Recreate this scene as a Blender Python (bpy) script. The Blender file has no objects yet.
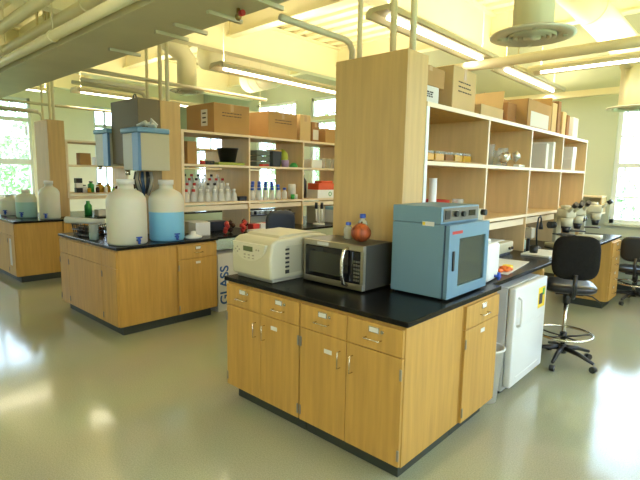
import bpy, bmesh, math, random
from mathutils import Vector, Matrix, Euler
PI = math.pi
random.seed(7)
sc = bpy.context.scene
COL = sc.collection

# ---------------------------------------------------------------- camera
cam_d = bpy.data.cameras.new('camera'); cam = bpy.data.objects.new('camera', cam_d); COL.objects.link(cam)
cam_d.sensor_width = 36.0; cam_d.lens = 474.9 * 36 / 640; cam_d.clip_start = .05; cam_d.clip_end = 200
pitch, roll, yaw = .1346, .0166, -.7424
fw = Vector((math.sin(yaw)*math.cos(pitch), math.cos(yaw)*math.cos(pitch), -math.sin(pitch)))
rt = Vector((math.cos(yaw), -math.sin(yaw), 0)); up = rt.cross(fw)
r2 = rt*math.cos(roll) + up*math.sin(roll); u2 = -rt*math.sin(roll) + up*math.cos(roll)
m = Matrix((r2, u2, -fw)).transposed().to_4x4(); m.translation = Vector((1.2589, -2.0416, 1.6458))
cam.matrix_world = m
sc.camera = cam
sc.view_settings.view_transform = 'Standard'; sc.view_settings.look = 'None'
sc.view_settings.gamma = 1; sc.view_settings.use_curve_mapping = False
sc.view_settings.exposure = -.25
sc.cycles.use_denoising = True
sc.cycles.max_bounces = 8; sc.cycles.diffuse_bounces = 5; sc.cycles.glossy_bounces = 4
sc.cycles.transparent_max_bounces = 16; sc.cycles.transmission_bounces = 6
sc.cycles.sample_clamp_indirect = 6; sc.cycles.caustics_reflective = False; sc.cycles.caustics_refractive = False

# ---------------------------------------------------------------- world: bright hazy sky
w = bpy.data.worlds.new('sky'); sc.world = w; w.use_nodes = True
nt = w.node_tree; nt.nodes.clear()
o = nt.nodes.new('ShaderNodeOutputWorld'); bg = nt.nodes.new('ShaderNodeBackground')
tc = nt.nodes.new('ShaderNodeTexCoord'); sx = nt.nodes.new('ShaderNodeSeparateXYZ'); cr = nt.nodes.new('ShaderNodeValToRGB')
cr.color_ramp.elements[0].color = (.70, .86, 1, 1); cr.color_ramp.elements[1].color = (.55, .75, 1, 1)
nt.links.new(tc.outputs['Generated'], sx.inputs[0]); nt.links.new(sx.outputs[2], cr.inputs[0])
nt.links.new(cr.outputs[0], bg.inputs[0]); bg.inputs[1].default_value = SKY = 12.5
nt.links.new(bg.outputs[0], o.inputs[0])

sun = bpy.data.lights.new('sun', 'SUN'); sun.energy = 6; sun.angle = .02; so = bpy.data.objects.new('sun', sun); COL.objects.link(so)
so.rotation_euler = Vector((.25, -.35, .9)).to_track_quat('Z', 'Y').to_euler()
# ---------------------------------------------------------------- lamps (fluorescent pendants get an area lamp each)
LAMP_COL = (1, .87, .60)
def area(name, loc, sx_, sy_, power, rot=(0, 0, 0), col=LAMP_COL):
    l = bpy.data.lights.new(name, 'AREA'); l.shape = 'RECTANGLE'; l.size = sx_; l.size_y = sy_; l.energy = power; l.color = col
    ob = bpy.data.objects.new(name, l); ob.location = loc; ob.rotation_euler = rot; COL.objects.link(ob); return ob
# pendant: (x, y0, length, z, direction)
PENDANTS = [(-3.98, 1.66, 4.2, 3.0, 'y'), (-1.22, 1.35, 2.1, 3.0, 'y'), (-1.22, 3.9, 2.1, 3.0, 'y'), (-7.4, 1.2, 4.2, 3.0, 'y'),
            (-1.05, 4.42, 2.4, 3.0, 'x'),
            (-1.2, -4.9, 3.9, 3.3, 'y'), (2.85, -2.4, 3.9, 3.3, 'y'), (2.2, 3.4, 2.3, 3.3, 'y'), (-9.9, -2.5, 4.2, 3.3, 'y')]  # this row: unseen pendants added to even out the light
UP, DOWN = 25.0, 10.0
for (x, y, L, z, d) in PENDANTS:
    cx, cy = (x, y+L/2) if d == 'y' else (x+L/2, y)
    a, b = (.1, L) if d == 'y' else (L, .1)
    area('pendant_lamp', (cx, cy, z-.10), a, b, DOWN*L)
    area('pendant_lamp', (cx, cy, z+.06), a, b, UP*L, (PI, 0, 0))

# ---------------------------------------------------------------- materials
MATS = {}
def mat(name, col, rough=.5, metal=0, **k):
    if name in MATS: return MATS[name]
    mt = bpy.data.materials.new(name); mt.use_nodes = True; n = mt.node_tree; b = n.nodes['Principled BSDF']
    b.inputs['Base Color'].default_value = (*col, 1); b.inputs['Roughness'].default_value = rough; b.inputs['Metallic'].default_value = metal
    for kk, v in k.items():
        if kk in ('var', 'scale', 'grain', 'bump'): continue
        b.inputs[kk].default_value = v
    if 'var' in k:      # gentle mottling / grain
        tcn = n.nodes.new('ShaderNodeTexCoord'); mp = n.nodes.new('ShaderNodeMapping'); no = n.nodes.new('ShaderNodeTexNoise')
        mp.inputs['Scale'].default_value = k.get('grain', (1, 1, 1)); no.inputs['Scale'].default_value = k.get('scale', 8); no.inputs['Detail'].default_value = 6
        rp = n.nodes.new('ShaderNodeValToRGB'); v = k['var']
        rp.color_ramp.elements[0].position = .3; rp.color_ramp.elements[1].position = .7
        rp.color_ramp.elements[0].color = (*[max(0, c*(1-v)) for c in col], 1); rp.color_ramp.elements[1].color = (*[min(1, c*(1+v)) for c in col], 1)
        n.links.new(tcn.outputs['Object'], mp.inputs[0]); n.links.new(mp.outputs[0], no.inputs[0]); n.links.new(no.outputs[0], rp.inputs[0]); n.links.new(rp.outputs[0], b.inputs['Base Color'])
        if 'bump' in k:
            bp = n.nodes.new('ShaderNodeBump'); bp.inputs['Strength'].default_value = k['bump']; bp.inputs['Distance'].default_value = .01
            n.links.new(no.outputs[0], bp.inputs['Height']); n.links.new(bp.outputs[0], b.inputs['Normal'])
    MATS[name] = mt; return mt
def glow(name, col, s):
    mt = bpy.data.materials.new(name); mt.use_nodes = True; b = mt.node_tree.nodes['Principled BSDF']
    b.inputs['Base Color'].default_value = (.9, .9, .85, 1); b.inputs['Emission Color'].default_value = (*col, 1); b.inputs['Emission Strength'].default_value = s; return mt
def clear(name, col, alpha_glass=.12, rough=.05):
    """thin see-through sheet: mostly transparent with a little gloss"""
    mt = bpy.data.materials.new(name); mt.use_nodes = True; n = mt.node_tree; n.nodes.clear()
    oo = n.nodes.new('ShaderNodeOutputMaterial'); t = n.nodes.new('ShaderNodeBsdfTransparent'); g = n.nodes.new('ShaderNodeBsdfPrincipled'); mx = n.nodes.new('ShaderNodeMixShader')
    t.inputs[0].default_value = (*[min(1, .5+.5*c) for c in col], 1); g.inputs['Base Color'].default_value = (*col, 1); g.inputs['Roughness'].default_value = rough
    mx.inputs[0].default_value = alpha_glass; n.links.new(t.outputs[0], mx.inputs[1]); n.links.new(g.outputs[0], mx.inputs[2]); n.links.new(mx.outputs[0], oo.inputs[0])
    MATS[name] = mt; return mt

WOOD = mat('maple_veneer', (.48, .275, .062), .5, var=.13, scale=3.2, grain=(9, 9, .7))
WOOD2 = mat('pale_maple_veneer', (.54, .365, .15), .6, var=.10, scale=3, grain=(7, 7, .6))
SHELFW = mat('shelf_maple', (.66, .46, .22), .5, var=.07, scale=3, grain=(7, 7, .6))  # paler copy of the maple, fill light inside the shelving put into the colour
EDGE = mat('shelf_edge_banding', (.76, .62, .40), .4, var=.04, scale=3, grain=(2, .6, 6))
EPOXY = mat('black_epoxy_resin', (.005, .0045, .004), .26, var=.3, scale=30, **{'Specular IOR Level': .22})
KICK = mat('rubber_toe_kick', (.035, .042, .03), .6)
CREAM = mat('cream_ceiling_paint', (.84, .79, .54), .6, var=.03, scale=2)
CREAMP = mat('cream_enamel_pipe', (.80, .73, .48), .45, var=.05, scale=2)
TRAY = mat('grey_enamel_tray', (.60, .55, .38), .5, var=.06, scale=2)
WALLP = mat('sage_wall_paint', (.49, .53, .39), .7, var=.03, scale=1.5)
WALLC = mat('cream_wall_paint', (.86, .81, .60), .7, var=.03, scale=1.5)
CHROME = mat('chrome', (.66, .62, .52), .26, 1)
STEEL = mat('brushed_steel', (.42, .38, .30), .34, 1, var=.08, scale=6, grain=(1, 1, 40))
DARKST = mat('dark_grey_steel', (.16, .15, .12), .45, .3)
WHITE = mat('white_plastic', (.75, .74, .68), .4)
WHITEE = mat('white_appliance_enamel', (.74, .74, .70), .3)
PAPER = mat('white_paper', (.66, .65, .60), .8)
BEIGE = mat('beige_instrument_plastic', (.53, .49, .33), .42)
BEIGED = mat('warm_grey_plastic', (.34, .31, .23), .5)
BLACK = mat('black_plastic', (.012, .012, .012), .4)
BLKF = mat('black_upholstery', (.010, .009, .007), .9, var=.25, scale=60, **{'Specular IOR Level': .15})
VINYL = mat('black_vinyl', (.012, .012, .014), .32)
BLUEP = mat('blue_grey_enamel', (.135, .245, .32), .42, var=.04, scale=3)
BLUED = mat('dark_blue_gasket', (.02, .05, .10), .5)
BLUES = mat('steel_blue_strip', (.08, .19, .36), .4)
BLUE = mat('blue_cap_plastic', (.02, .08, .45), .4)
TEAL = mat('pale_teal_liquid', (.35, .52, .45), .3)
NAVY = mat('navy_cover', (.008, .014, .03), .5)
HDPE = mat('translucent_polyethylene', (.66, .65, .53), .5, **{'Subsurface Weight': .25})
HDPEB = mat('polyethylene_with_blue_water', (.22, .55, .80), .4, **{'Subsurface Weight': .15})
HDPET = mat('polyethylene_with_pale_teal_water', (.34, .55, .50), .4)
CARD = mat('cardboard', (.40, .235, .085), .85, var=.07, scale=4)
CARDL = mat('light_cardboard', (.56, .40, .19), .85, var=.06, scale=4)
CARDD = mat('dark_cardboard', (.26, .13, .045), .85, var=.08, scale=4)
TAPE = mat('packing_tape', (.46, .30, .13), .3)
INK = mat('dark_print', (.05, .04, .04), .8)
INKB = mat('blue_print', (.03, .10, .30), .8)
RED = mat('red_plastic', (.45, .03, .02), .45)
REDW = mat('red_brown_foil', (.30, .060, .012), .5, var=.75, scale=3.0, grain=(14, 14, 1.2))
ORANGE = mat('orange_plastic', (.80, .16, .02), .4)
YEL = mat('amber_plastic', (.55, .30, .02), .35)
YELL = mat('yellow_label', (.85, .60, .03), .5)
GREEN = mat('green_plastic', (.03, .30, .06), .4)
LIME = mat('olive_green_plastic', (.30, .36, .05), .5)
PURP = mat('lilac_plastic', (.38, .26, .50), .4)
BROWN = mat('brown_glass', (.06, .022, .008), .15)
FOIL = mat('crinkled_foil', (.70, .68, .62), .3, .8)
SCREEN = mat('dark_glass_panel', (.008, .008, .008), .08)
LCD = mat('olive_lcd', (.10, .12, .04), .3)
GLASSC = clear('clear_lab_glass', (.80, .84, .80), .30)
GLASSW = clear('window_glass', (.9, .95, 1), .06)
GLASSD = clear('tinted_oven_glass', (.34, .36, .26), .18, .06)
BARK = mat('bark', (.10, .07, .04), .9, var=.3, scale=10)
LEAF = mat('leaf', (.42, .58, .30), .6, var=.35, scale=3)
GRASS = mat('lawn', (.22, .36, .10), .9, var=.2, scale=4)
DECK = mat('white_frame_enamel', (.75, .78, .74), .4)

def floor_mat():
    mt = bpy.data.materials.new('speckled_linoleum'); mt.use_nodes = True; n = mt.node_tree; b = n.nodes['Principled BSDF']
    t = n.nodes.new('ShaderNodeTexCoord'); a = n.nodes.new('ShaderNodeTexNoise'); a.inputs['Scale'].default_value = 130; a.inputs['Detail'].default_value = 3
    c = n.nodes.new('ShaderNodeTexNoise'); c.inputs['Scale'].default_value = 1.3
    r = n.nodes.new('ShaderNodeValToRGB'); r.color_ramp.elements[0].position = .36; r.color_ramp.elements[1].position = .62
    r.color_ramp.elements[0].color = (.34, .34, .225, 1); r.color_ramp.elements[1].color = (.425, .425, .30, 1)
    mx = n.nodes.new('ShaderNodeMixRGB'); mx.blend_type = 'MULTIPLY'; mx.inputs[0].default_value = .25
    n.links.new(t.outputs['Object'], a.inputs[0]); n.links.new(t.outputs['Object'], c.inputs[0]); n.links.new(a.outputs[0], r.inputs[0])
    n.links.new(r.outputs[0], mx.inputs[1]); n.links.new(c.outputs[1], mx.inputs[2]); n.links.new(r.outputs[0], mx.inputs[1]); n.links.new(mx.outputs[0], b.inputs['Base Color'])
    bp = n.nodes.new('ShaderNodeBump'); bp.inputs['Strength'].default_value = .03; bp.inputs['Distance'].default_value = .02
    d = n.nodes.new('ShaderNodeTexNoise'); d.inputs['Scale'].default_value = 6; n.links.new(t.outputs['Object'], d.inputs[0]); n.links.new(d.outputs[0], bp.inputs['Height']); n.links.new(bp.outputs[0], b.inputs['Normal'])
    b.inputs['Roughness'].default_value = .12; b.inputs['Specular IOR Level'].default_value = .75
    return mt
FLOOR = floor_mat()

# ---------------------------------------------------------------- mesh builder
class MB:
    def __init__(s): s.bm = bmesh.new(); s.i = 0
    def _add(s, b, smooth=False):
        for f in b.faces: f.material_index = s.i; f.smooth = smooth
        me = bpy.data.meshes.new('tmp'); b.to_mesh(me); b.free(); s.bm.from_mesh(me); bpy.data.meshes.remove(me); return s
    def box(s, x0, y0, z0, x1, y1, z1, bev=0, seg=2, rz=0, taper=None):
        b = bmesh.new(); bmesh.ops.create_cube(b, size=1)
        for v in b.verts:
            tx = taper if (taper and v.co.z < 0) else 1
            v.co = Vector(((x0+x1)/2 + v.co.x*(x1-x0)*tx, (y0+y1)/2 + v.co.y*(y1-y0)*tx, (z0+z1)/2 + v.co.z*(z1-z0)))
        if bev: bmesh.ops.bevel(b, geom=b.edges[:], offset=bev, segments=seg, profile=.5, affect='EDGES')
        if rz: bmesh.ops.rotate(b, verts=b.verts, cent=((x0+x1)/2, (y0+y1)/2, 0), matrix=Matrix.Rotation(rz, 3, 'Z'))
        return s._add(b, bool(bev and seg > 2))
    def cyl(s, p0, p1, r0, r1=None, n=20):
        p0, p1 = Vector(p0), Vector(p1); r1 = r0 if r1 is None else r1; b = bmesh.new(); d = p1-p0
        bmesh.ops.create_cone(b, cap_ends=True, segments=n, radius1=max(r0, 1e-4), radius2=max(r1, 1e-4), depth=d.length)
        q = d.to_track_quat('Z', 'Y').to_matrix().to_4x4(); q.translation = (p0+p1)/2; bmesh.ops.transform(b, matrix=q, verts=b.verts)
        i = s.i
        for f in b.faces: f.material_index = i; f.smooth = len(f.verts) == 4
        me = bpy.data.meshes.new('tmp'); b.to_mesh(me); b.free(); s.bm.from_mesh(me); bpy.data.meshes.remove(me); return s
    def lathe(s, prof, c=(0, 0, 0), n=28, mats=None):
        b = bmesh.new(); rings = []
        for r, z in prof:
            rings.append([b.verts.new((c[0]+max(r, 1e-4)*math.cos(2*PI*k/n), c[1]+max(r, 1e-4)*math.sin(2*PI*k/n), c[2]+z)) for k in range(n)])
        for j in range(len(rings)-1):
            for k in range(n):
                f = b.faces.new((rings[j][k], rings[j][(k+1) % n], rings[j+1][(k+1) % n], rings[j+1][k])); f.smooth = True
                f.material_index = mats[j] if mats else s.i
        me = bpy.data.meshes.new('tmp'); b.to_mesh(me); b.free(); s.bm.from_mesh(me); bpy.data.meshes.remove(me); return s
    def tube(s, pts, r, n=10, closed=False):
        P = [Vector(p) for p in pts]; b = bmesh.new(); N = len(P); rings = []; prev = None
        for i in range(N):
            if closed: t = (P[(i+1) % N]-P[i-1]).normalized()
            else: t = (P[min(i+1, N-1)]-P[max(i-1, 0)]).normalized()
            if prev is None: a = t.orthogonal().normalized()
            else:
                a = prev - t*prev.dot(t); a = a.normalized() if a.length > 1e-6 else t.orthogonal().normalized()
            prev = a; c = t.cross(a)
            rr = r[i] if isinstance(r, (list, tuple)) else r
            rings.append([b.verts.new(P[i]+(a*math.cos(2*PI*k/n)+c*math.sin(2*PI*k/n))*rr) for k in range(n)])
        rng = range(N) if closed else range(N-1)
        for j in rng:
            A, B = rings[j], rings[(j+1) % N]
            for k in range(n): b.faces.new((A[k], A[(k+1) % n], B[(k+1) % n], B[k]))
        if not closed: b.faces.new(rings[0][::-1]); b.faces.new(rings[-1])
        return s._add(b, True)
    def ring(s, c, R, r, n=28, ax='z'):
        pts = []
        for k in range(n):
            a = 2*PI*k/n; u, v = R*math.cos(a), R*math.sin(a)
            pts.append((c[0]+u, c[1]+v, c[2]) if ax == 'z' else ((c[0]+u, c[1], c[2]+v) if ax == 'y' else (c[0], c[1]+u, c[2]+v)))
        return s.tube(pts, r, 8, True)
    def ball(s, c, r, sc3=(1, 1, 1), sub=2, jit=0):
        b = bmesh.new(); bmesh.ops.create_icosphere(b, subdivisions=sub, radius=r)
        for v in b.verts:
            k = 1+random.uniform(-jit, jit); v.co = Vector((c[0]+v.co.x*sc3[0]*k, c[1]+v.co.y*sc3[1]*k, c[2]+v.co.z*sc3[2]*k))
        return s._add(b, True)
    def prism(s, poly, ax, a, b_):
        """poly: 2D outline in the two other axes (in x,y,z order), extruded along ax from a to b_"""
        b = bmesh.new()
        def P(u, v, t): return {'x': (t, u, v), 'y': (u, t, v), 'z': (u, v, t)}[ax]
        A = [b.verts.new(P(u, v, a)) for u, v in poly]; B = [b.verts.new(P(u, v, b_)) for u, v in poly]; n = len(poly)
        b.faces.new(A); b.faces.new(B[::-1])
        for k in range(n): b.faces.new((A[k], B[k], B[(k+1) % n], A[(k+1) % n]))
        bmesh.ops.recalc_face_normals(b, faces=b.faces); return s._add(b)
    def quad(s, pts):
        b = bmesh.new(); b.faces.new([b.verts.new(p) for p in pts]); return s._add(b)
    def text(s, txt, size, origin, xdir, ydir, lift=.0006, thick=.0004):
        """lettering as thin solid letters; origin is the left of the baseline"""
        cu = bpy.data.curves.new('tmp', 'FONT'); cu.body = txt; cu.size = size; cu.extrude = thick; cu.offset = size*.02; ob = bpy.data.objects.new('tmp', cu); COL.objects.link(ob)
        bpy.context.view_layer.update(); me = bpy.data.meshes.new_from_object(ob.evaluated_get(bpy.context.evaluated_depsgraph_get()))
        X, Y = Vector(xdir).normalized(), Vector(ydir).normalized(); Z = X.cross(Y)
        M4 = Matrix((X, Y, Z)).transposed().to_4x4(); M4.translation = Vector(origin)+Z*lift; me.transform(M4)
        for p in me.polygons: p.material_index = s.i
        s.bm.from_mesh(me); bpy.data.objects.remove(ob); bpy.data.curves.remove(cu); bpy.data.meshes.remove(me); return s
    def build(s, name, mats, parent=None, loc=None, label=None, kind=None):
        me = bpy.data.meshes.new(name); s.bm.normal_update(); s.bm.to_mesh(me); s.bm.free()
        for mm in (mats if isinstance(mats, (list, tuple)) else [mats]): me.materials.append(mm)
        ob = bpy.data.objects.new(name, me); COL.objects.link(ob)
        if parent is not None: ob.parent = parent
        if loc is not None: ob.location = loc
        if label: ob['label'] = label
        if kind: ob['kind'] = kind
        return ob
def tag(o, label, cat, group=None):
    o['label'] = label; o['category'] = cat
    if group: o['group'] = group
    return o
def thing(name, label, cat, loc=(0, 0, 0), rz=0, group=None):
    o = bpy.data.objects.new(name, None); o.empty_display_size = .1; COL.objects.link(o); o.location = loc; o.rotation_euler = (0, 0, rz); return tag(o, label, cat, group)
def solo(name, mb, mats, label, cat, loc, rz=0, group=None):
    o = mb.build(name, mats); o.location = loc; o.rotation_euler = (0, 0, rz); return tag(o, label, cat, group)
def copy_tree(o, parent=None):
    c = o.copy(); COL.objects.link(c); c.parent = parent
    for ch in list(o.children): copy_tree(ch, c)
    return c
def again(o, loc, rz=None, label=None, group=None, scale=None):
    c = copy_tree(o); c.location = loc
    if rz is not None: c.rotation_euler = (0, 0, rz)
    if label: c['label'] = label
    if group: c['group'] = group
    if scale: c.scale = scale
    return c
def struct(name, mb, mats): return mb.build(name, mats, kind='structure')

# ================================================================ ROOM
XL, XR, YB, YF, ZC = -12.5, 3.6, 6.3, -5.6, 4.25
WT = .15
struct('floor', MB().box(XL-WT, YF-WT, -.1, XR+WT, YB+WT, 0), FLOOR)
def wall_with_holes(name, axis, pos, a0, a1, holes, outward, mt):
    """wall along axis 'x' or 'y', holes=(a,b,z0,z1)"""
    mb = MB(); t0, t1 = (pos, pos+outward*WT) if outward > 0 else (pos+outward*WT, pos)
    def bb(u0, u1, z0, z1):
        if u1-u0 < 1e-3 or z1-z0 < 1e-3: return
        if axis == 'x': mb.box(u0, t0, z0, u1, t1, z1)
        else: mb.box(t0, u0, z0, t1, u1, z1)
    cur = a0
    for (u, v, z0, z1) in sorted(holes):
        bb(cur, u, 0, ZC); bb(u, v, 0, z0); bb(u, v, z1, ZC); cur = v
    bb(cur, a1, 0, ZC)
    struct(name, mb, mt)
WZ0, WZ1 = 1.0, 3.45
back_w = [(-11.7, -10.2, WZ0, WZ1), (-8.75, -7.25, WZ0, WZ1), (-6.75, -5.25, WZ0, WZ1), (-.40, 1.9, WZ0, WZ1)]
left_w = [(-4.6, -2.4, WZ0, WZ1), (-1.6, 2.05, WZ0, WZ1), (3.6, 4.25, WZ0, WZ1)]
right_w = [(-4.5, -1.5, WZ0, WZ1), (0, 3.5, WZ0, WZ1)]
wall_with_holes('wall_back', 'x', YB, XL, XR, back_w, 1, WALLP)
wall_with_holes('wall_left', 'y', XL, YF, YB, left_w, -1, WALLC)
wall_with_holes('wall_right', 'y', XR, YF, YB, right_w, 1, WALLC)
wall_with_holes('wall_front', 'x', YF, XL, XR, [], -1, WALLC)
wn = 0
def window(axis, pos, out, u0, u1, z0, z1, cols, rows):
    global wn; wn += 1
    root = bpy.data.objects.new('window_%d' % wn, None); COL.objects.link(root); root['kind'] = 'structure'
    c = (u0+u1)/2; root.location = (c, pos, z0) if axis == 'x' else (pos, c, z0)
    W2, H = (u1-u0)/2, z1-z0
    def add(mb, a, b, za, zb, d0, d1):
        lo, hi = sorted((d0*out, d1*out))
        if axis == 'x': mb.box(a, lo, za, b, hi, zb)
        else: mb.box(lo, a, za, hi, b, zb)
    f = MB()
    for a, b, za, zb in ((-W2, -W2+.06, 0, H), (W2-.06, W2, 0, H), (-W2, W2, 0, .06), (-W2, W2, H-.06, H)): add(f, a, b, za, zb, .03, .11)
    for t in cols: add(f, t*2*W2-W2-.025, t*2*W2-W2+.025, .06, H-.06, .04, .10)
    for t, th in rows: add(f, -W2+.06, W2-.06, t-th, t+th, .04, .10)
    f.build('window_frame', DECK, root)
    s_ = MB(); add(s_, -W2-.04, W2+.04, -.035, -.001, -.04, .14); s_.build('window_sill', WALLP if axis == 'x' else WALLC, root)
    g = MB(); add(g, -W2+.05, W2-.05, .05, H-.05, .068, .072); g.build('pane', GLASSW, root)
    p = area('window_portal', ((c, pos+out*.2, z0+H/2) if axis == 'x' else (pos+out*.2, c, z0+H/2)), 2*W2, H, 1); p.data.cycles.is_portal = True
    p.rotation_euler = (PI/2*(-1 if out > 0 else 1), 0, 0) if axis == 'x' else (PI/2, 0, PI/2 if out > 0 else -PI/2)
for u0, u1, z0, z1 in back_w: window('x', YB, 1, u0, u1, z0, z1, [.5] if u1-u0 < 2 else [.33, .67], [(.87, .035), (1.9, .03), (1.3, .01), (.4, .01)])
for u0, u1, z0, z1 in left_w: window('y', XL, -1, u0, u1, z0, z1, [.25, .5, .75] if u1-u0 > 3 else [.5], [(.87, .07), (1.92, .05), (1.45, .012)])
for u0, u1, z0, z1 in right_w: window('y', XR, 1, u0, u1, z0, z1, [.33, .67], [(.87, .05), (1.9, .04)])

# ceiling: ribbed metal deck
mb = MB(); mb.box(XL, YF, ZC, XR, YB, ZC+.12)
y = YF
while y < YB: mb.box(XL, y, ZC-.05, XR, y+.12, ZC+.001); y += .30
struct('ceiling', mb, CREAM)
# roof beams
k = 0
for (x) in (-11.2, -9.0, -5.35, -2.15, .9, 2.9):
    k += 1; b = MB(); b.box(x-.01, YF, 3.62, x+.01, YB, 4.2); b.box(x-.10, YF, 3.60, x+.10, YB, 3.625); b.box(x-.10, YF, 4.17, x+.10, YB, 4.2); struct('trim_%d' % k, b, CREAM)
for (y) in (-3.4, 0.9, 2.9, 5.6):
    k += 1; b = MB(); b.box(XL, y-.01, 3.86, XR, y+.01, 4.2); b.box(XL, y-.08, 3.85, XR, y+.08, 3.87); struct('trim_%d' % k, b, CREAM)
for nm, bx in (('baseboard_back', (XL, YB-.012, 0, XR, YB, .1)), ('baseboard_left', (XL, YF, 0, XL+.012, YB, .1)), ('baseboard_right', (XR-.012, YF, 0, XR, YB, .1))):
    struct(nm, MB().box(*bx), KICK)

# outside: lawn and trees
struct('ground', MB().box(-70, -70, -.5, 60, 70, -.35), GRASS)
def tree(loc, h, r, label, seed):
    rd = random.Random(seed); t = thing('tree', label, 'tree', loc, rd.random()*6, 'trees outside the windows')
    tr = MB(); tr.tube([(0, 0, 0), (.08, .05, h*.3), (0, .1, h*.6), (.05, 0, h*.9)], [.16, .13, .09, .03]); tr.build('trunk', BARK, t)
    bm = bmesh.new()
    for c in range(26):
        a = rd.random()*2*PI; rr = r*math.sqrt(rd.random())*.75; cc = Vector((rr*math.cos(a), rr*math.sin(a), h*.25+rd.random()*h*.7)); cr_ = r*.45
        for q in range(110):
            d = Vector((rd.gauss(0, 1), rd.gauss(0, 1), rd.gauss(0, 1))).normalized()*cr_*(.6+.4*rd.random()); p = cc+d
            u = Vector((rd.gauss(0, 1), rd.gauss(0, 1), rd.gauss(0, 1))).normalized(); v = u.orthogonal().normalized(); s_ = .09+.07*rd.random()
            bm.faces.new([bm.verts.new(p+u*s_), bm.verts.new(p+v*s_*.6), bm.verts.new(p-u*s_), bm.verts.new(p-v*s_*.6)])
    m_ = MB(); m_.bm.free(); m_.bm = bm; m_.build('foliage', LEAF, t); return t
T1 = tree((-24, 5.2, -.4), 5.2, 2.4, 'leafy green tree outside the left windows', 1)
for lc, lb in (((-20, -1.2, -.4), 'leafy green tree outside the left windows'), ((-27, 0, -.9), 'leafy green tree outside the left windows'), ((-22, 11, -.4), 'leafy green tree outside the left windows'),
               ((-3.6, 17, -1.6), 'leafy green tree outside the back wall windows'), ((1.9, 19, -2.0), 'leafy green tree outside the back wall windows'), ((-10, 17, -.4), 'leafy green tree outside the back wall windows'), ((-16.5, 16, -.4), 'leafy green tree outside the back wall windows'), ((-9.5, 24, -.4), 'leafy green tree outside the back wall windows')):
    again(T1, lc, lc[0]*1.3, lb, 'trees outside the left windows' if 'left' in lb else 'trees outside the back windows')
T1['group'] = 'trees outside the left windows'
# ================================================================ LAB BENCHES
W, PITCH = 1.512, 3.30
HINGE = mat('dull_hinge_steel', (.30, .28, .22), .45, .7)
Z1, ZT = .885, .915
def pull(mb, c, ax, L=.10):
    """wire pull; ax: direction of the bar; local front is -y"""
    x, y, z = c; o_ = .028; h = L/2
    if ax == 'x': p = [(x-h, y, z), (x-h, y-o_, z), (x+h, y-o_, z), (x+h, y, z)]
    else: p = [(x, y, z-h), (x, y-o_, z-h), (x, y-o_, z+h), (x, y, z+h)]
    return mb.tube(p, .0036, 8)
def front(root, x0, x1, z0, z1, kind, hinge=None, handle=None, holder=False, sticker=None, lock=False):
    g = .0025; t = .02
    b = MB(); b.box(x0+g, -t, z0+g, x1-g, 0, z1-g, .0015, 1)
    d = b.build(kind, WOOD, root)
    if kind == 'drawer':
        pull(MB(), ((x0+x1)/2, -t, z0+(z1-z0)*.42), 'x').build('handle', CHROME, d)
    elif handle:
        pull(MB(), (x0+.045 if handle == 'l' else x1-.045, -t, z1-.12), 'z').build('handle', CHROME, d)
    if holder:
        hb = MB(); cx = (x0+x1)/2; hb.box(cx-.035, -t-.004, z1-.055, cx+.035, -t, z1-.02, .002, 1); hb.i = 1; hb.box(cx-.028, -t-.0055, z1-.05, cx+.028, -t-.004, z1-.025)
        hb.build('card_holder', [CHROME, PAPER], d)
    if lock: MB().cyl(((x0+x1)/2+.055, -t-.006, z1-.04), ((x0+x1)/2+.055, -t, z1-.04), .010).build('lock', CHROME, d)
    if sticker: MB().box(sticker[0]-.03, -t-.0012, sticker[1]-.013, sticker[0]+.03, -t, sticker[1]+.013).build('sticker', PAPER, d)
    if hinge:
        hx = x0+.008 if hinge == 'l' else x1-.008
        for zz in (z0+.07, z1-.09): MB().box(hx-.007, -t-.007, zz-.032, hx+.007, -t+.004, zz+.032, .003, 1).build('hinge', HINGE, d)
    return d
def cabinet(label, loc, rz, w, dep, group, doors=2, sticker=None, kick=('l', 'r'), z1=Z1-.0005):
    """carcass: local x 0..w, front face at y=0, depth +y"""
    t = thing('base_cabinet', label, 'cabinet', loc, rz, group)
    MB().box(0.001, 0, .10, w-.001, dep, z1, .0015, 1).build('carcass', WOOD, t)
    k0 = .05 if 'l' in kick else .002; k1 = w-.05 if 'r' in kick else w-.002
    MB().box(k0, .05, 0, k1, dep-.002, .101).build('toe_kick', KICK, t)
    zd = .715; ztop = z1-.018
    if doors == 2:
        h = w/2
        front(t, .004, h, zd, ztop, 'drawer', holder=True, lock=True); front(t, h, w-.004, zd, ztop, 'drawer', holder=True, lock=True)
        front(t, .004, h, .105, zd, 'door', 'l', 'r', sticker=(h-.14, zd-.10) if sticker == 'l' else None)
        front(t, h, w-.004, .105, zd, 'door', 'r', 'l', sticker=(h+.14, zd-.07) if sticker == 'r' else None)
    else:
        front(t, .004, w-.004, zd, ztop, 'drawer', holder=True)
        front(t, .004, w-.004, .105, zd, 'door', 'l', None, sticker=(w*.5, zd-.05))
        if doors == 1: pass
    return t
WHERE = {0: 'of the nearest bench', 1: 'of the middle bench', 2: 'of the farthest left bench'}
SY = {0: 0, 1: .13, 2: .03}
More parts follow.
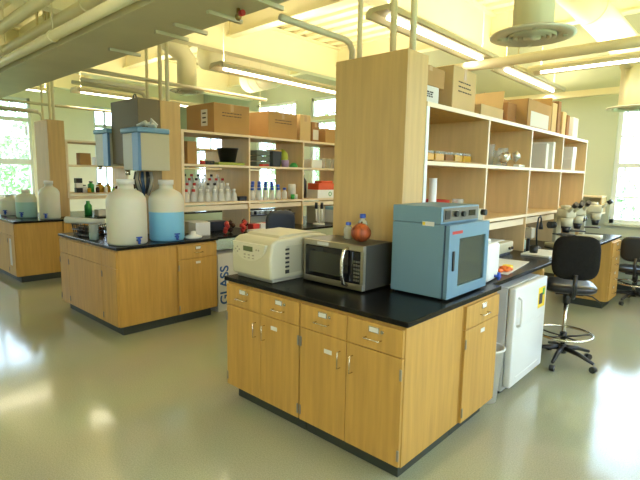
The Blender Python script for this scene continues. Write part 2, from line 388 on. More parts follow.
for i in range(3):
    ox = -PITCH*i; wh = WHERE[i]
    # continuous worktop: 1.51 m wide at the end, both wings run on along the bench
    mb = MB(); mb.box(ox-W-.02, -.022, Z1, ox+.02, 1.17, ZT, .004, 2)
    mb.box(ox-W+.03, 1.168, Z1, ox-.045, 5.40, ZT, .004, 2)
    solo('worktop', mb, EPOXY, 'black epoxy worktop %s' % wh, 'worktop', (0, 0, 0))
    # end cabinets, doors face the aisle at the bench end
    if i == 0: cabinet('maple two-door end cabinet, left half of the end %s' % wh, (ox-W, 0, 0), 0, W/2, .641, 'bench end cabinets', sticker='r', kick=('l',))
    if i == 0: cabinet('maple two-door end cabinet, right half of the end %s' % wh, (ox-W/2, 0, 0), 0, W/2, .641, 'bench end cabinets', sticker='l', kick=('r',))
    else:
        t = thing('base_cabinet', 'wide plain maple end cabinet with three doors at the end %s' % wh, 'cabinet', (ox-W, 0, 0), 0, 'plain end cabinets')
        MB().box(0.001, 0, .10, W-.001, .641, Z1-.0005, .0015, 1).build('carcass', WOOD, t); MB().box(.05, .05, 0, W-.05, .639, .101).build('toe_kick', KICK, t)
        for u0, u1, hg in ((.004, .27, 'l'), (.27, 1.168, 'l'), (1.168, W-.004, 'l')):
            front(t, u0, u1, .105, .70, 'door', None); front(t, u0, u1, .70, Z1-.018, 'apron', None)
            for zz in (.175, .61): MB().box(u0+.001, -.026, zz-.032, u0+.015, -.018, zz+.032, .002, 1).build('hinge', DARKST, t)
    # side cabinet faces +x
    cabinet('narrow maple one-door cabinet on the right side %s' % wh, (ox, .643, 0), PI/2, .507, .56, 'bench side cabinets', doors=1, kick=('r',))
    cabinet('narrow maple one-door cabinet on the left side %s' % wh, (ox-W, 1.150, 0), -PI/2, .507, .56, 'bench side cabinets', doors=1, kick=('l',)) if i == 1 else None
    # knee space support panel and far drawer pedestal
    if i != 0:
        pass
    solo('support_panel', MB().box(-.62, 0, 0, -.03, .03, Z1-.001, .002, 1), WOOD, 'maple support panel under the worktop on the right side %s' % wh, 'panel', (ox, 2.19, 0))
    t = thing('drawer_pedestal', 'maple drawer pedestal under the far end %s' % wh, 'cabinet', (ox-.04, 4.80, 0), PI/2, 'far pedestals')
    MB().box(0, .0, .10, .48, .55, Z1-.001, .002, 1).build('carcass', WOOD, t); MB().box(.04, .05, 0, .44, .52, .101).build('toe_kick', KICK, t)
    for j in range(4):
        front(t, .004, .476, .11+j*.19, .11+(j+1)*.19, 'drawer', holder=True)

    # ---- column enclosure and open shelving down the middle
    cx0, cx1 = ox-1.056, ox-.456; y0 = .62+SY[i]
    t = thing('column_enclosure', 'tall maple clad square column %s' % {0: 'standing behind the microwave', 1: 'behind the blue water stills', 2: 'in front of the left windows'}[i], 'column', (ox-.756, y0, ZT), 0, 'maple clad columns')
    c_ = MB(); c_.box(-.30, 0, 0.001, .30, .018, 1.535, .002, 1).build('front_panel', WOOD2, t)
    MB().box(.282, .018, 0.001, .30, .25, 1.535).build('side_panel', WOOD2, t); MB().box(-.30, .018, 0.001, -.282, .25, 1.535).build('side_panel', WOOD2, t)
    MB().box(-.282, .232, 0.001, .282, .25, 1.535).build('back_panel', WOOD2, t); MB().box(-.282, .018, 1.50, .282, .232, 1.52).build('cap', WOOD2, t)
    for xx in (.10, .255):
        pp = MB().cyl((xx, .12, 1.52), (xx, .12, ZC-ZT-.06), .022, n=14); pp.build('conduit', CREAMP, t)
    MB().cyl((-.17, .10, 1.52), (-.17, .10, ZC-ZT-.06), .018, n=14).build('conduit', CREAMP, t)
    ya = y0+.25
    n = 4; bay = (4.95+SY[i]*.8-ya)/n
    t = thing('shelving_unit', 'long open maple shelving %s' % {0: 'on the nearest bench, right of the tall column', 1: 'on the middle bench, behind the water carboys', 2: 'on the farthest left bench'}[i], 'shelves', (ox-.756, ya, ZT), 0, 'bench shelving')
    for j in range(n+1):
        u = MB(); yy = j*bay+(.012 if j == 0 else (-.012 if j == n else 0)); u.box(-.30, yy-.0115, 0.001, .30, yy+.0115, 1.21); u.i = 1; e_ = .0115 if j else .018; u.box(.30, yy-.0115, .30, .306, yy-.0115+2*e_, 1.21); u.build('upright', [SHELFW, EDGE if (j or i) else DECK], t)  # first upright's wider white edge imitates window light in the gap beside the column
    for zz, nm in ((.352, 'low'), (.817, 'mid')):
        for j in range(n):
            s_ = MB(); s_.box(-.298, j*bay+.0125, zz, .298, (j+1)*bay-.0125, zz+.028); s_.i = 1; s_.box(.298, j*bay+.0125, zz, .304, (j+1)*bay-.0125, zz+.028); s_.build('shelf', [SHELFW, EDGE], t)
    s_ = MB(); s_.box(-.30, 0, 1.21, .30, n*bay, 1.24); s_.i = 1; s_.box(.30, 0, 1.21, .308, n*bay, 1.24); s_.build('top_board', [WOOD, EDGE], t)
    for j in range(n):
        MB().box(.262, j*bay+.013, .275, .282, (j+1)*bay-.013, .335, .001, 1).build('rail', EDGE, t)
    MB().box(.27, -.0, .0, .30, .006, 1.23).build('steel_post', CHROME, t) if False else None
ZL, ZM, ZTP = ZT+.3815, ZT+.8465, ZT+1.2415   # standing heights on the shelves

# small wall shelf and low wall counter by the back window
t = thing('wall_shelf', 'small white edged two tier shelf on the back wall beside the window', 'shelf', (-.85, YB, 1.12))
for zz in (.27, .02): MB().box(-.5, -.28, zz, .40, -.001, zz+.025).build('board', EDGE, t)
for xx in (-.5, -.06, .375): MB().box(xx, -.28, .046, xx+.022, -.002, .269).build('upright', WOOD2, t)
t = thing('wall_counter', 'low black topped counter along the back wall under the window', 'counter', (1.2, YB-.35, 0))
MB().box(-2.2, -.22, .735, 2.3, .338, .765, .004, 2).build('top', EPOXY, t)
for xx in (-2.15, -.2, 2.2): MB().box(xx, -.18, 0, xx+.03, .33, .734).build('support', WOOD, t)

# ================================================================ CEILING SERVICES
for idx, (x, y, L, z, d) in enumerate(PENDANTS):
    lab = {0: 'grey trough pendant light hanging above the middle bench', 1: 'pendant light above the nearest bench, nearer of its pair', 2: 'pendant light above the nearest bench, farther of its pair',
           3: 'grey trough pendant light above the farthest left bench', 4: 'cross-wise pendant light near the back window'}.get(idx, 'unseen trough pendant light added for even fill')
    t = thing('pendant_light', lab, 'light', (x, y, z) , 0 if d == 'y' else -PI/2, 'trough pendant lights')
    MB().prism([(-.15, .02), (-.11, .055), (.11, .055), (.15, .02), (.15, -.02), (.12, -.02), (.07, .015), (-.07, .015), (-.12, -.02), (-.15, -.02)], 'y', 0, L).build('housing', TRAY, t)
    gb = MB(); gb.cyl((0, .12, -.012), (0, L-.12, -.012), .020, n=10); gb.build('tube', GLOWM if 'GLOWM' in globals() else globals().setdefault('GLOWM', glow('fluorescent_tube', (1, .95, .78), 7)), t)
    for yy in (.12, L-.12): MB().cyl((0, yy, .055), (0, yy, ZC-z-.05), .004, n=6).build('cable', CREAMP, t)

# service tray running across the bench ends with pipes
t = thing('service_tray', 'wide grey overhead service tray crossing above the bench ends', 'tray', (-5, -.25, 2.66))
b = MB(); b.box(-7.4, -.27, 0, 7.5, .24, .02); b.box(-7.4, -.27, .02, 7.5, -.255, .10); b.box(-7.4, .225, .02, 7.5, .24, .10); b.build('pan', TRAY, t)
for xx in (2.2, 2.95, 3.2, 3.6, 4.0, 4.5, 5.0, 5.6, 6.2):
    b = MB(); b.box(xx, .02, -.025, xx+.028, .285, -.001); b.build('crossbar', TRAY, t)
for nm_i, (yy, zz, r, lb) in enumerate(((-.58, 2.71, .038, 'cream overhead pipe hugging the grey tray'), (-.44, 2.92, .042, 'cream overhead pipe just above the grey tray'), (-.66, 2.95, .045, 'cream overhead pipe third from the grey tray'), (-.86, 3.02, .045, 'cream overhead pipe fourth from the grey tray'), (-1.12, 3.14, .06, 'thickest cream overhead pipe, farthest from the grey tray'))):
    t = thing('overhead_pipe', lb, 'pipe', (-4.8, yy, zz), 0, 'overhead pipes')
    MB().cyl((-7.5, 0, 0), (7.6, 0, 0), r, n=18).build('run', CREAMP, t)
    for j in range(7):
        xx = -6.6+j*2.1+nm_i*.3; MB().ring((xx, 0, 0), r+.004, .008, 18, 'x').build('clamp', CREAMP, t); MB().cyl((xx, 0, r), (xx, 0, ZC-zz-.05), .006, n=6).build('hanger', CREAMP, t)
# feeds from the tray to each column
for i in range(3):
    ox = -PITCH*i; sy = SY[i]
    t = thing('service_feed', 'grey tube bending down into the top of the column %s' % {0: 'behind the microwave', 1: 'behind the water stills', 2: 'by the left windows'}[i], 'tube', (ox-1.0, 0, 2.60), 0, 'column service feeds')
    MB().tube([(0, .03, 0), (0, .64+sy, 0), (0, .70+sy, -.015), (0, .73+sy, -.06), (0, .73+sy, -.163)], .022, 10).build('run', TRAY, t)
    if i: MB().tube([(.24, .03, 0), (.24, .60+sy, 0)], .022, 10).build('run', TRAY, t); MB().tube([(.17, .03, .12), (.17, 2.5+sy, .12)], .022, 10).build('run', TRAY, t)
def diffuser(root, R, z):
    b = MB()
    b.lathe([(R*.42, z+.05), (R*.50, z+.02), (R*.98, z+.0), (R, z-.012), (R*.9, z-.02), (R*.62, z-.012), (R*.60, z+.004)], n=40)
    for q in (.56, .44, .32): b.lathe([(R*q, z-.004), (R*q, z-.03), (R*(q-.09), z-.008), (R*(q-.09), z+.004)], n=36)
    b.lathe([(.001, z-.035), (R*.2, z-.03), (R*.2, z)], n=24)
    for k in range(4):
        a = k*PI/2+.4; b.box(R*.75*math.cos(a)-.012, R*.75*math.sin(a)-.012, z-.03, R*.75*math.cos(a)+.012, R*.75*math.sin(a)+.012, z-.014)
    b.build('diffuser', STEELD if 'STEELD' in globals() else globals().setdefault('STEELD', mat('galvanised_diffuser', (.60, .57, .44), .42, .3)), root)
def duct(path, r, **k):
    b = MB(); b.tube(path, r, 28)
    # spiral seams
    P = [Vector(p) for p in path]
    for a, c in zip(P[:-1], P[1:]):
        L = (c-a).length
        if L > .5:
            q = int(L/.22); d = (c-a).normalized(); u = d.orthogonal().normalized(); v = d.cross(u)
            for j in range(1, q):
                cc = a+d*(j*L/q); b.tube([cc+(u*math.cos(2*PI*s/24)+v*math.sin(2*PI*s/24))*r for s in range(24)], .006, 5, True)
    return b
t = thing('air_duct', 'round cream air duct dropping to the large round diffuser near the top centre right', 'duct', (-.04, 1.56, 2.63), 0, 'round air ducts')
duct([(0, 0, .05), (0, 0, 1.55)], .135).build('drop', CREAM, t); diffuser(t, .285, .03)
t = thing('air_duct', 'elbowed cream air duct ending at the diffuser in front of the right window', 'duct', (.0, 5.05, 2.52), 0, 'round air ducts')
duct([(0, 0, .05), (0, 0, .50), (-.03, -.04, .60), (-.1, -.2, .72), (-.25, -.6, .92), (-.42, -1.2, 1.12), (-.58, -1.72, 1.27), (-.6, -1.8, 1.36), (-.6, -1.8, 1.66)], .17).build('drop', CREAM, t); diffuser(t, .30, .03)
t = thing('air_duct', 'cream air duct with round diffuser above the middle bench boxes', 'duct', (-5.6, 2.25, 2.92), 0, 'round air ducts')
duct([(0, 0, .05), (0, 0, .5), (-.04, -.08, .62), (-.15, -.3, .78), (-.22, -.42, .9), (-.22, -.42, 1.24)], .15).build('drop', CREAM, t); diffuser(t, .27, .03)
t = thing('spiral_duct', 'long ribbed cream spiral duct running above the middle bench', 'duct', (-5.75, 2.7, 3.62), 0, 'main ducts')
duct([(0, 0, 0), (0, 1.5, 0), (-.1, 1.7, 0), (-.4, 1.85, 0), (-1.2, 1.9, 0)], .25).build('run', CREAM, t)
t = thing('overhead_pipe', 'cream pipe crossing behind the large round diffuser', 'pipe', (-.4, 3.05, 2.86))
MB().cyl((-1.45, 0, 0), (3.6, .0, 0), .05, n=18).build('run', CREAMP, t)
for xx in (-.3, .9, 2.2): MB().cyl((xx, 0, .05), (xx, 0, ZC-2.86-.05), .008, n=8).build('hanger', CREAMP, t)
# long cross channel with sprinkler, strut near left
t = thing('overhead_rail', 'cream rail running along the back wall above the shelving', 'rail', (-3, 5.75, 2.84))
MB().box(-8, -.05, 0, 6.5, .05, .09).build('run', CREAMP, t)

t = thing('sprinkler_valve', 'small brass valve with red handle hanging under the grey tray', 'valve', (-1.22, -.12, 2.66))
b = MB(); b.cyl((0, 0, -.07), (0, 0, -.001), .012, n=10); b.ball((0, 0, -.05), .022); b.build('body', mat('brass', (.35, .24, .08), .4, .8), t); b = MB(); b.cyl((.02, 0, -.035), (.05, 0, -.035), .018, n=12); b.build('handle', RED, t)
# ================================================================ EQUIPMENT ON THE NEAREST BENCH
# centrifuge / cycler, cream, front faces -y
t = thing('benchtop_centrifuge', 'cream benchtop centrifuge with a small olive display, left of the microwave', 'centrifuge', (-1.29, .03, ZT), 0)
b = MB(); b.prism([(0.0, .025), (.56, .025), (.56, .30), (.40, .315), (.06, .300), (.012, .275), (-.008, .16)], 'x', -.21, .21)
bmesh.ops.bevel(b.bm, geom=[e for e in b.bm.edges], offset=.018, segments=3, profile=.5, affect='EDGES'); b.build('housing', BEIGE, t)
MB().box(-.19, .03, .002, .19, .54, .03, .006, 2).build('base', BEIGED, t)
MB().prism([(.10, .302), (.53, .300), (.53, .312), (.42, .328), (.12, .318)], 'x', -.17, .17).build('lid', BEIGE, t)
def arc_panel():
    b = MB(); pts = []
    for k in range(17):
        a = PI+PI*k/16; pts.append((-.01+.175*math.cos(a), .262+.125*math.sin(a)))
    b.prism(pts, 'y', -.0135, .008); return b
p_ = arc_panel().build('control_panel', mat('pale_panel_plastic', (.60, .56, .40), .4), t)
MB().box(-.065, -.018, .205, .035, -.012, .24, .002, 1).build('display', LCD, p_)
b = MB()
for dx in (-.05, -.005, .04): b.box(dx-.011, -.017, .175, dx+.011, -.012, .186, .002, 1); b.box(dx-.011, -.017, .155, dx+.011, -.012, .164, .002, 1)
for dx, dz in ((-.13, .225), (-.15, .208), (-.11, .208), (-.13, .192), (.075, .222), (.10, .222)): b.cyl((dx, -.017, dz), (dx, -.011, dz), .007, n=10)
b.build('button', BEIGED, p_)
b = MB(); b.box(.208, .14, .06, .2125, .50, .25, .001, 1); b.build('side_vent', mat('vent_plastic', (.42, .39, .27), .5), t)
b = MB(); [b.box(.209, .13+.0, z_, .2135, .165, z_+.014) for z_ in (.10, .13, .16, .19, .22)]; b.box(.209, .13, .06, .2135, .165, .085); b.build('vent_slots', BLACK, t)

# microwave: front at y=.30
t = thing('microwave_oven', 'stainless steel microwave oven with curved handle in front of the tall column', 'microwave', (-.77, .30, ZT), 0)
mw = .52/2
MB().box(-mw, .018, .012, mw, .305, .30, .004, 2).build('case', mat('microwave_case', (.10, .095, .08), .38, .6), t)
b = MB(); b.box(-mw, 0, .012, mw, .018, .30, .004, 2); b.build('front_frame', STEEL, t)
d = MB().box(-mw+.012, -.012, .045, mw-.085, .0, .262, .008, 3).build('door', SCREEN, t)
b = MB(); b.box(-mw+.055, -.0135, .08, mw-.155, -.012, .225, .003, 1); b.build('door_window', mat('mesh_window', (.03, .03, .022), .2), d)
b = MB(); b.box(-mw, -.014, .262, mw, 0, .300, .004, 2); b.box(-mw, -.016, .012, mw, 0, .052, .004, 2); b.box(-mw, -.012, .05, -mw+.018, 0, .264); b.box(mw-.022, -.012, .05, mw, 0, .264); b.build('trim', STEEL, t)
b = MB(); b.box(mw-.083, -.012, .052, mw-.02, .0, .262, .004, 2); b.i = 1
for r_ in range(6):
    for c_ in range(3): b.box(mw-.076+c_*.018, -.0135, .07+r_*.024, mw-.063+c_*.018, -.012, .082+r_*.024)
b.build('keypad', [SCREEN, DARKST], t)
b = MB(); b.tube([(mw-.125, -.012, .275), (mw-.128, -.05, .262), (mw-.132, -.062, .20), (mw-.132, -.062, .11), (mw-.128, -.05, .05), (mw-.125, -.014, .035)], .012, 10); b.build('handle', CHROME, t)
b = MB(); b.box(-.13, -.0155, .272, -.03, -.014, .292); b.build('sticker', PAPER, t)
for sx_ in (-.22, .22): MB().cyl((sx_, .05, 0), (sx_, .05, .014), .014, n=10).build('foot', BLACK, t)

# bottles and foil ball on the microwave
def media_bottle(label, loc, r, h, group, liq=None):
    t = thing('media_bottle', label, 'bottle', loc, 0, group)
    MB().lathe([(.001, .001), (r*.95, .001), (r, .006), (r, h*.60), (r*.9, h*.70), (r*.48, h*.80), (r*.45, h*.88)], n=24).build('glass_body', GLASSC, t)
    if liq: MB().lathe([(.001, .004), (r*.9, .004), (r*.92, h*.35), (.001, h*.35)], n=20).build('liquid', liq, t)
    MB().lathe([(.001, h*.84), (r*.56, h*.84), (r*.58, h*.86), (r*.56, h), (.001, h)], n=20).build('cap', BLUE, t); return t
media_bottle('shorter clear bottle with blue cap on the microwave', (-.80, .49, ZT+.302), .032, .115, 'bottles on the microwave')
media_bottle('taller clear bottle with blue cap on the microwave', (-.72, .545, ZT+.302), .036, .175, 'bottles on the microwave')
b = MB(); b.ball((0, 0, .062), .066, (1.02, 1, .94), 3, .035); b.i = 1; b.cyl((0, 0, .116), (.006, .004, .135), .008, .004, 8)
solo('foil_ball', b, [REDW, BROWN], 'round red and orange wrinkled ball sitting on the microwave', 'ball', (-.645, .43, ZT+.302))

# blue incubator: door faces +x
t = thing('benchtop_incubator', 'blue benchtop incubator with glass door on the bench corner', 'incubator', (-.05, .485, ZT), 0)
H = .455
b = MB(); b.box(-.385, 0, .012, -.025, .55, H, .006, 2); b.build('cabinet', BLUEP, t)
b = MB(); b.box(-.385, .0-.001, H+.002, -.045, .50, H+.105, .005, 2); b.build('control_housing', BLUEP, t)
MB().box(-.024, .004, .014, -.012, .546, H-.002).build('gasket', BLUED, t)
b = MB()
for y0, y1, z0, z1 in ((0, .13, .014, H), (.50, .55, .014, H), (.13, .50, .014, .075), (.13, .50, H-.085, H)): b.box(-.012, y0, z0, .012, y1, z1)
d = b.build('door', BLUEP, t)
b = MB(); b.box(-.006, .13, .075, .004, .50, H-.085); b.build('window', GLASSD, d)
b = MB(); b.box(-.30, .14, .08, -.0255, .49, H-.09); b.build('chamber', mat('chamber_steel', (.30, .30, .17), .3, .5), t) if False else None
b = MB(); b.box(-.0245, .14, .085, -.0235, .49, H-.095); b.i = 1
for zz in (.16, .26): b.box(-.0235, .14, zz, -.0225, .49, zz+.004)
b.build('chamber_liner', [mat('chamber_steel', (.36, .36, .20), .3, .4), CHROME], t)
b = MB(); b.box(.012, .045, .18, .022, .065, .30, .003, 2); b.build('handle', BLACK, d)
b = MB(); b.text('BINDER', .030, (.012, .035, H-.055), (0, 1, 0), (0, 0, 1)); b.build('lettering', RED, d) if False else None
b = MB(); b.box(.012, .035, H-.055, .0128, .165, H-.037, 0); b.build('logo', RED, d)
b = MB(); b.box(-.046, .02, H+.015, -.040, .48, H+.095, .002, 1); cp = b.build('control_panel', DARKST, t)
MB().box(-.040, .03, H+.03, -.034, .09, H+.085, .002, 1).build('power_switch', BLACK, cp)
MB().box(-.040, .12, H+.045, -.0385, .20, H+.08).build('dial_plate', STEEL, cp); MB().cyl((-.04, .16, H+.06), (-.022, .16, H+.06), .018, n=16).build('dial', BLACK, cp)
MB().cyl((-.04, .255, H+.055), (-.022, .255, H+.055), .017, n=16).build('dial', BLACK, cp)
MB().box(-.040, .34, H+.04, -.036, .43, H+.075).build('display', SCREEN, cp)
b = MB(); b.box(-.17, -.0022, H-.012, -.09, -.0005, H+.014); b.i = 1; b.box(-.168, -.003, H-.008, -.15, -.0022, H+.010); b.build('sticker', [PAPER, YELL], t)
b = MB(); b.tube([(-.37, .30, .50), (-.40, .25, .52), (-.425, .15, .50), (-.428, .10, .40), (-.425, .08, .2), (-.42, .09, .01)], .005, 6); b.build('power_cord', BLACK, t)
for sx_ in (-.36, -.05):
    for sy_ in (.04, .5): MB().cyl((sx_, sy_, 0), (sx_, sy_, .014), .015, n=10).build('foot', BLACK, t)

# white jerrycan with blue tap, behind the incubator
t = thing('jerrycan', 'white plastic jerrycan with blue tap behind the incubator', 'jerrycan', (-.20, 1.245, ZT), .1)
b = MB(); b.box(-.12, -.11, .002, .12, .14, .275, .03, 4); b.box(-.07, -.05, .265, .07, .08, .30, .02, 3); b.build('body', WHITE, t)
MB().tube([(.02, -.09, .27), (.02, -.08, .325), (.02, .02, .35), (.02, .10, .325), (.02, .12, .27)], .013, 8).build('handle', WHITE, t)
MB().cyl((-.07, 0, .285), (-.07, 0, .335), .026, n=16).build('cap', WHITE, t)
b = MB(); b.cyl((.12, .03, .035), (.165, .03, .035), .011, n=12); b.cyl((.15, .03, .012), (.15, .03, .065), .012, n=12); b.build('tap', BLUE, t)
solo('paper_towel_sheet', MB().box(-.12, -.30, 0, .17, .42, .004), PAPER, 'white absorbent sheet lying on the worktop above the small fridge', 'sheet', (-.30, 1.85, ZT+.0005), .12)
b = MB(); [b.ball((random.uniform(-.06, .06), random.uniform(-.09, .09), .016), .028, (1.2, 1.2, .55), 1, .25) for _ in range(9)]
solo('orange_bag', b, ORANGE, 'crumpled orange and yellow bag on the white sheet beside the jerrycan', 'bag', (-.19, 1.66, ZT+.006))
solo('yellow_label_roll', MB().cyl((0, 0, 0), (0, 0, .022), .04), YELL, 'small yellow roll beside the orange bag', 'roll', (-.20, 1.84, ZT+.006))

# small instrument (beige) and black block behind on the wing
t = thing('hot_plate_stirrer', 'beige box instrument with two black knobs on the black worktop under the shelf', 'instrument', (-.58, 2.52, ZT), PI/2)
MB().box(-.19, -.10, .02, .17, .16, .125, .012, 3).build('case', BEIGE, t); MB().box(-.17, -.08, .0, .15, .15, .022).build('base', BLACK, t)
for q in (.06, .12): MB().cyl((q, -.118, .06), (q, -.10, .06), .014, n=12).build('knob', BLACK, t)
MB().box(-.15, -.04, .125, .10, .13, .135, .004, 2).build('plate', WHITE, t)
t = thing('power_supply', 'black low instrument behind the beige knobbed instrument', 'instrument', (-.93, 2.55, ZT), 0); MB().box(-.12, -.2, .01, .12, .2, .15, .012, 3).build('case', BLACK, t); MB().box(-.08, -.15, .15, .08, .15, .2, .006, 2).build('lid', BEIGED, t)

# mini fridge under the wing
t = thing('mini_fridge', 'white under-counter fridge with yellow energy label, door facing the aisle', 'fridge', (0, 1.44, 0), 0)
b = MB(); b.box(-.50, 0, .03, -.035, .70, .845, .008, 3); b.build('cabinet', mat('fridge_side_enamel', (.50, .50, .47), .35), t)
b = MB(); b.box(-.47, .03, .0, -.06, .67, .031); b.build('base', BLACK, t)
d = MB().box(-.030, .0, .075, .025, .70, .845, .010, 3).build('door', WHITEE, t)
MB().box(.025, .10, .13, .028, .60, .14).build('molding', WHITEE, d); MB().box(.025, .10, .52, .028, .60, .53).build('molding', WHITEE, d)
b = MB(); b.tube([(.025, .06, .55), (.052, .06, .56), (.055, .06, .62), (.055, .06, .70), (.052, .06, .76), (.025, .06, .77)], .010, 8); b.build('handle', WHITEE, d)
b = MB(); b.box(.025, .50, .60, .0262, .66, .77); b.i = 1; b.box(.0262, .52, .63, .027, .60, .72); b.i = 2; b.box(.0262, .60, .70, .027, .64, .755); b.build('energy_label', [YELL, INK, GREEN], d)

# waste bin between cabinet and fridge
t = thing('waste_bin', 'small beige waste bin squeezed between the side cabinet and the fridge', 'bin', (-.105, 1.30, 0))
b = MB(); b.lathe([(.001, .004), (.085, .004), (.115, .40), (.125, .40), (.125, .415), (.108, .415), (.080, .012), (.001, .012)], n=28); b.build('body', WHITE, t)
MB().ring((0, 0, .41), .12, .008).build('rim', WHITE, t)

# ---------------------------------------------------------------- microscopes
def microscope(label, loc, rz, s=1.0):
    t = thing('stereo_microscope', label, 'microscope', loc, rz, 'microscopes on the nearest bench'); t.scale = (s, s, s)
    MB().box(-.10, -.11, .001, .10, .14, .045, .012, 3).build('base', BEIGE, t)
    b = MB(); b.box(-.03, .07, .04, .03, .12, .33, .008, 2); b.box(-.03, -.02, .28, .03, .12, .34, .012, 3); b.build('arm', BEIGE, t)
    b = MB(); b.cyl((0, -.03, .22), (0, -.03, .30), .048, .055); b.build('objective_housing', BEIGE, t); MB().cyl((0, -.03, .16), (0, -.03, .219), .03, .042).build('objective', BLACK, t)
    b = MB(); b.box(-.055, -.09, .30, .055, .06, .39, .02, 3); b.cyl((0, 0, .38), (0, .0, .42), .045, .04); b.build('head', BEIGE, t)
    for sx_ in (-.03, .03):
        e = MB(); e.cyl((sx_, -.07, .36), (sx_, -.145, .42), .018); e.i = 1; e.cyl((sx_, -.14, .416), (sx_*1.05, -.175, .444), .023); e.build('eyepiece', [BEIGE, BLACK], t)
    for sx_ in (-1, 1): MB().cyl((sx_*.03, .095, .22), (sx_*.095, .095, .22), .034, n=18).build('focus_knob', BLACK, t)
    b = MB(); b.box(-.07, -.08, .13, .07, .07, .142, .002, 1); b.build('stage', BLACK, t); return t
M1 = microscope('cream stereo microscope nearest to the office chair', (-.24, 3.45, ZT), PI/2-.6, 1.1)
again(M1, (-.26, 3.98, ZT), PI/2-.9, 'second cream stereo microscope along the bench')
again(M1, (-.24, 4.62, ZT), PI/2+.1, 'cream stereo microscope at the far end of the nearest bench').scale = (1.1, 1.1, 1.1)
solo('white_tray', MB().box(-.10, -.30, 0, .16, .14, .02, .004, 2), WHITE, 'white shallow tray on the worktop in front of the microscopes', 'tray', (-.28, 2.92, ZT+.0005))
t = thing('gooseneck_lamp', 'black gooseneck lamp between the shelves and the microscopes', 'lamp', (-.40, 3.12, ZT))
b = MB(); b.cyl((0, 0, 0), (0, 0, .03), .045); b.build('base', BLACK, t); b = MB(); b.tube([(0, 0, .03), (0, -.03, .22), (0, .0, .33), (0, .05, .35), (0, .085, .32), (0, .09, .27)], .009, 8); b.build('neck', BLACK, t); MB().cyl((0, .09, .28), (0, .095, .21), .013, .024).build('shade', BLACK, t)
t = thing('camera_stand', 'black upright stand holding a grey box just before the gooseneck lamp', 'stand', (-.44, 2.985, ZT)); MB().box(-.012, -.012, 0, .012, .012, .25).build('post', BLACK, t); MB().box(-.03, -.05, .13, .045, .05, .24, .008, 2).build('box', BEIGED, t)
solo('black_pot', MB().lathe([(.001, .001), (.035, .001), (.045, .07), (.04, .07), (.032, .006), (.001, .006)]), BLACK, 'small black pot on the white tray', 'pot', (-.30, 2.74, ZT+.021))
for k, (x, y, c, nm) in enumerate(((-.60, 3.00, BLUE, 'blue'), (-.66, 3.10, WHITE, 'white'), (-.52, 3.06, TEAL, 'pale green'))):
    b = MB(); b.lathe([(.001, .001), (.028, .001), (.03, .01), (.03, .09), (.012, .12), (.012, .14)]); solo('wash_bottle', b, c, 'small %s plastic bottle beside the shelf upright, next to the black pot' % nm, 'bottle', (x, y, ZT), 0, 'small bottles by the microscopes')

# ---------------------------------------------------------------- lab chairs
def chair(label, loc, rz, seat, back0, back1, ring=True, hood=BLKF, group='black wheeled lab chairs'):
    """local: sitter faces +y"""
    t = thing('lab_chair', label, 'chair', loc, rz, group)
    def cushion(w, d, h, z0, mt, nm):
        b = MB(); pts = [(w/2*math.copysign(abs(math.cos(a))**.55, math.cos(a)), d/2*math.copysign(abs(math.sin(a))**.55, math.sin(a))) for a in [2*PI*k/32 for k in range(32)]]
        bm = bmesh.new(); L = []
        for zz, s_ in ((0, .86), (.25, .98), (.6, 1), (.9, .93), (1, .7)): L.append([bm.verts.new((x*s_, y*s_, z0+h*zz)) for x, y in pts])
        for j in range(4):
            for k in range(32): bm.faces.new((L[j][k], L[j][(k+1) % 32], L[j+1][(k+1) % 32], L[j+1][k]))
        bm.faces.new(L[0][::-1]); bm.faces.new(L[-1]); return b._add(bm, True)
    cushion(.44, .44, .075, seat-.075, VINYL, 'seat').build('seat', VINYL, t)
    MB().box(-.11, -.12, seat-.10, .11, .12, seat-.074).build('seat_plate', BLACK, t)
    hb = back1-back0; b = cushion(.365, hb, .06, 0, hood, 'b')
    for v in b.bm.verts: x, y, z = v.co; v.co = Vector((x, -.24+(-z) + .25*x*x*2, back0+hb/2+y))
    bmesh.ops.reverse_faces(b.bm, faces=b.bm.faces[:]); b.build('backrest', hood, t)
    MB().tube([(0, -.10, seat-.085), (0, -.28, seat-.085), (0, -.325, seat-.04), (0, -.318, back0+.05)], .018, 8).build('back_bar', BLACK, t)
    b = MB(); b.tube([(.05, 0, seat-.10), (.20, -.02, seat-.12), (.27, -.03, seat-.17)], .007, 6); b.build('lever', BLACK, t)
    b = MB(); b.cyl((0, 0, seat-.20), (0, 0, seat-.10), .032, n=16); b.i = 1; b.cyl((0, 0, .12), (0, 0, seat-.19), .018, n=16); b.build('gas_lift', [BLACK, CHROME], t)
    if ring:
        zr = .27; MB().ring((0, 0, zr), .235, .012, 36).build('foot_ring', CHROME, t)
        b = MB(); [b.tube([(0, 0, zr-.03), (.12*math.cos(a), .12*math.sin(a), zr-.02), (.235*math.cos(a), .235*math.sin(a), zr)], .008, 6) for a in [2*PI*k/5+.2 for k in range(5)]]; b.cyl((0, 0, zr-.05), (0, 0, zr+.01), .03); b.build('ring_spokes', BLACK, t)
    b = MB(); b.cyl((0, 0, .09), (0, 0, .17), .038, .03); b.build('hub', BLACK, t)
    for k in range(5):
        a = 2*PI*k/5+.55; c, s_ = math.cos(a), math.sin(a)
        l = MB().tube([(.02*c, .02*s_, .135), (.16*c, .16*s_, .118), (.29*c, .29*s_, .078)], [.024, .02, .014], 8).build('base_leg', BLACK, t)
        MB().cyl((.29*c-s_*.02, .29*s_+c*.02, .027), (.29*c+s_*.02, .29*s_-c*.02, .027), .027, n=16).build('caster', BLACK, l); 
    return t
CH = chair('tall black lab chair with chrome foot ring beside the mini fridge', (.085, 2.52, 0), .42, .75, .815, 1.19)
chair('black wheeled chair by the back window', (.14, 5.50, 0), .1, .50, .60, .93, ring=True, hood=VINYL)
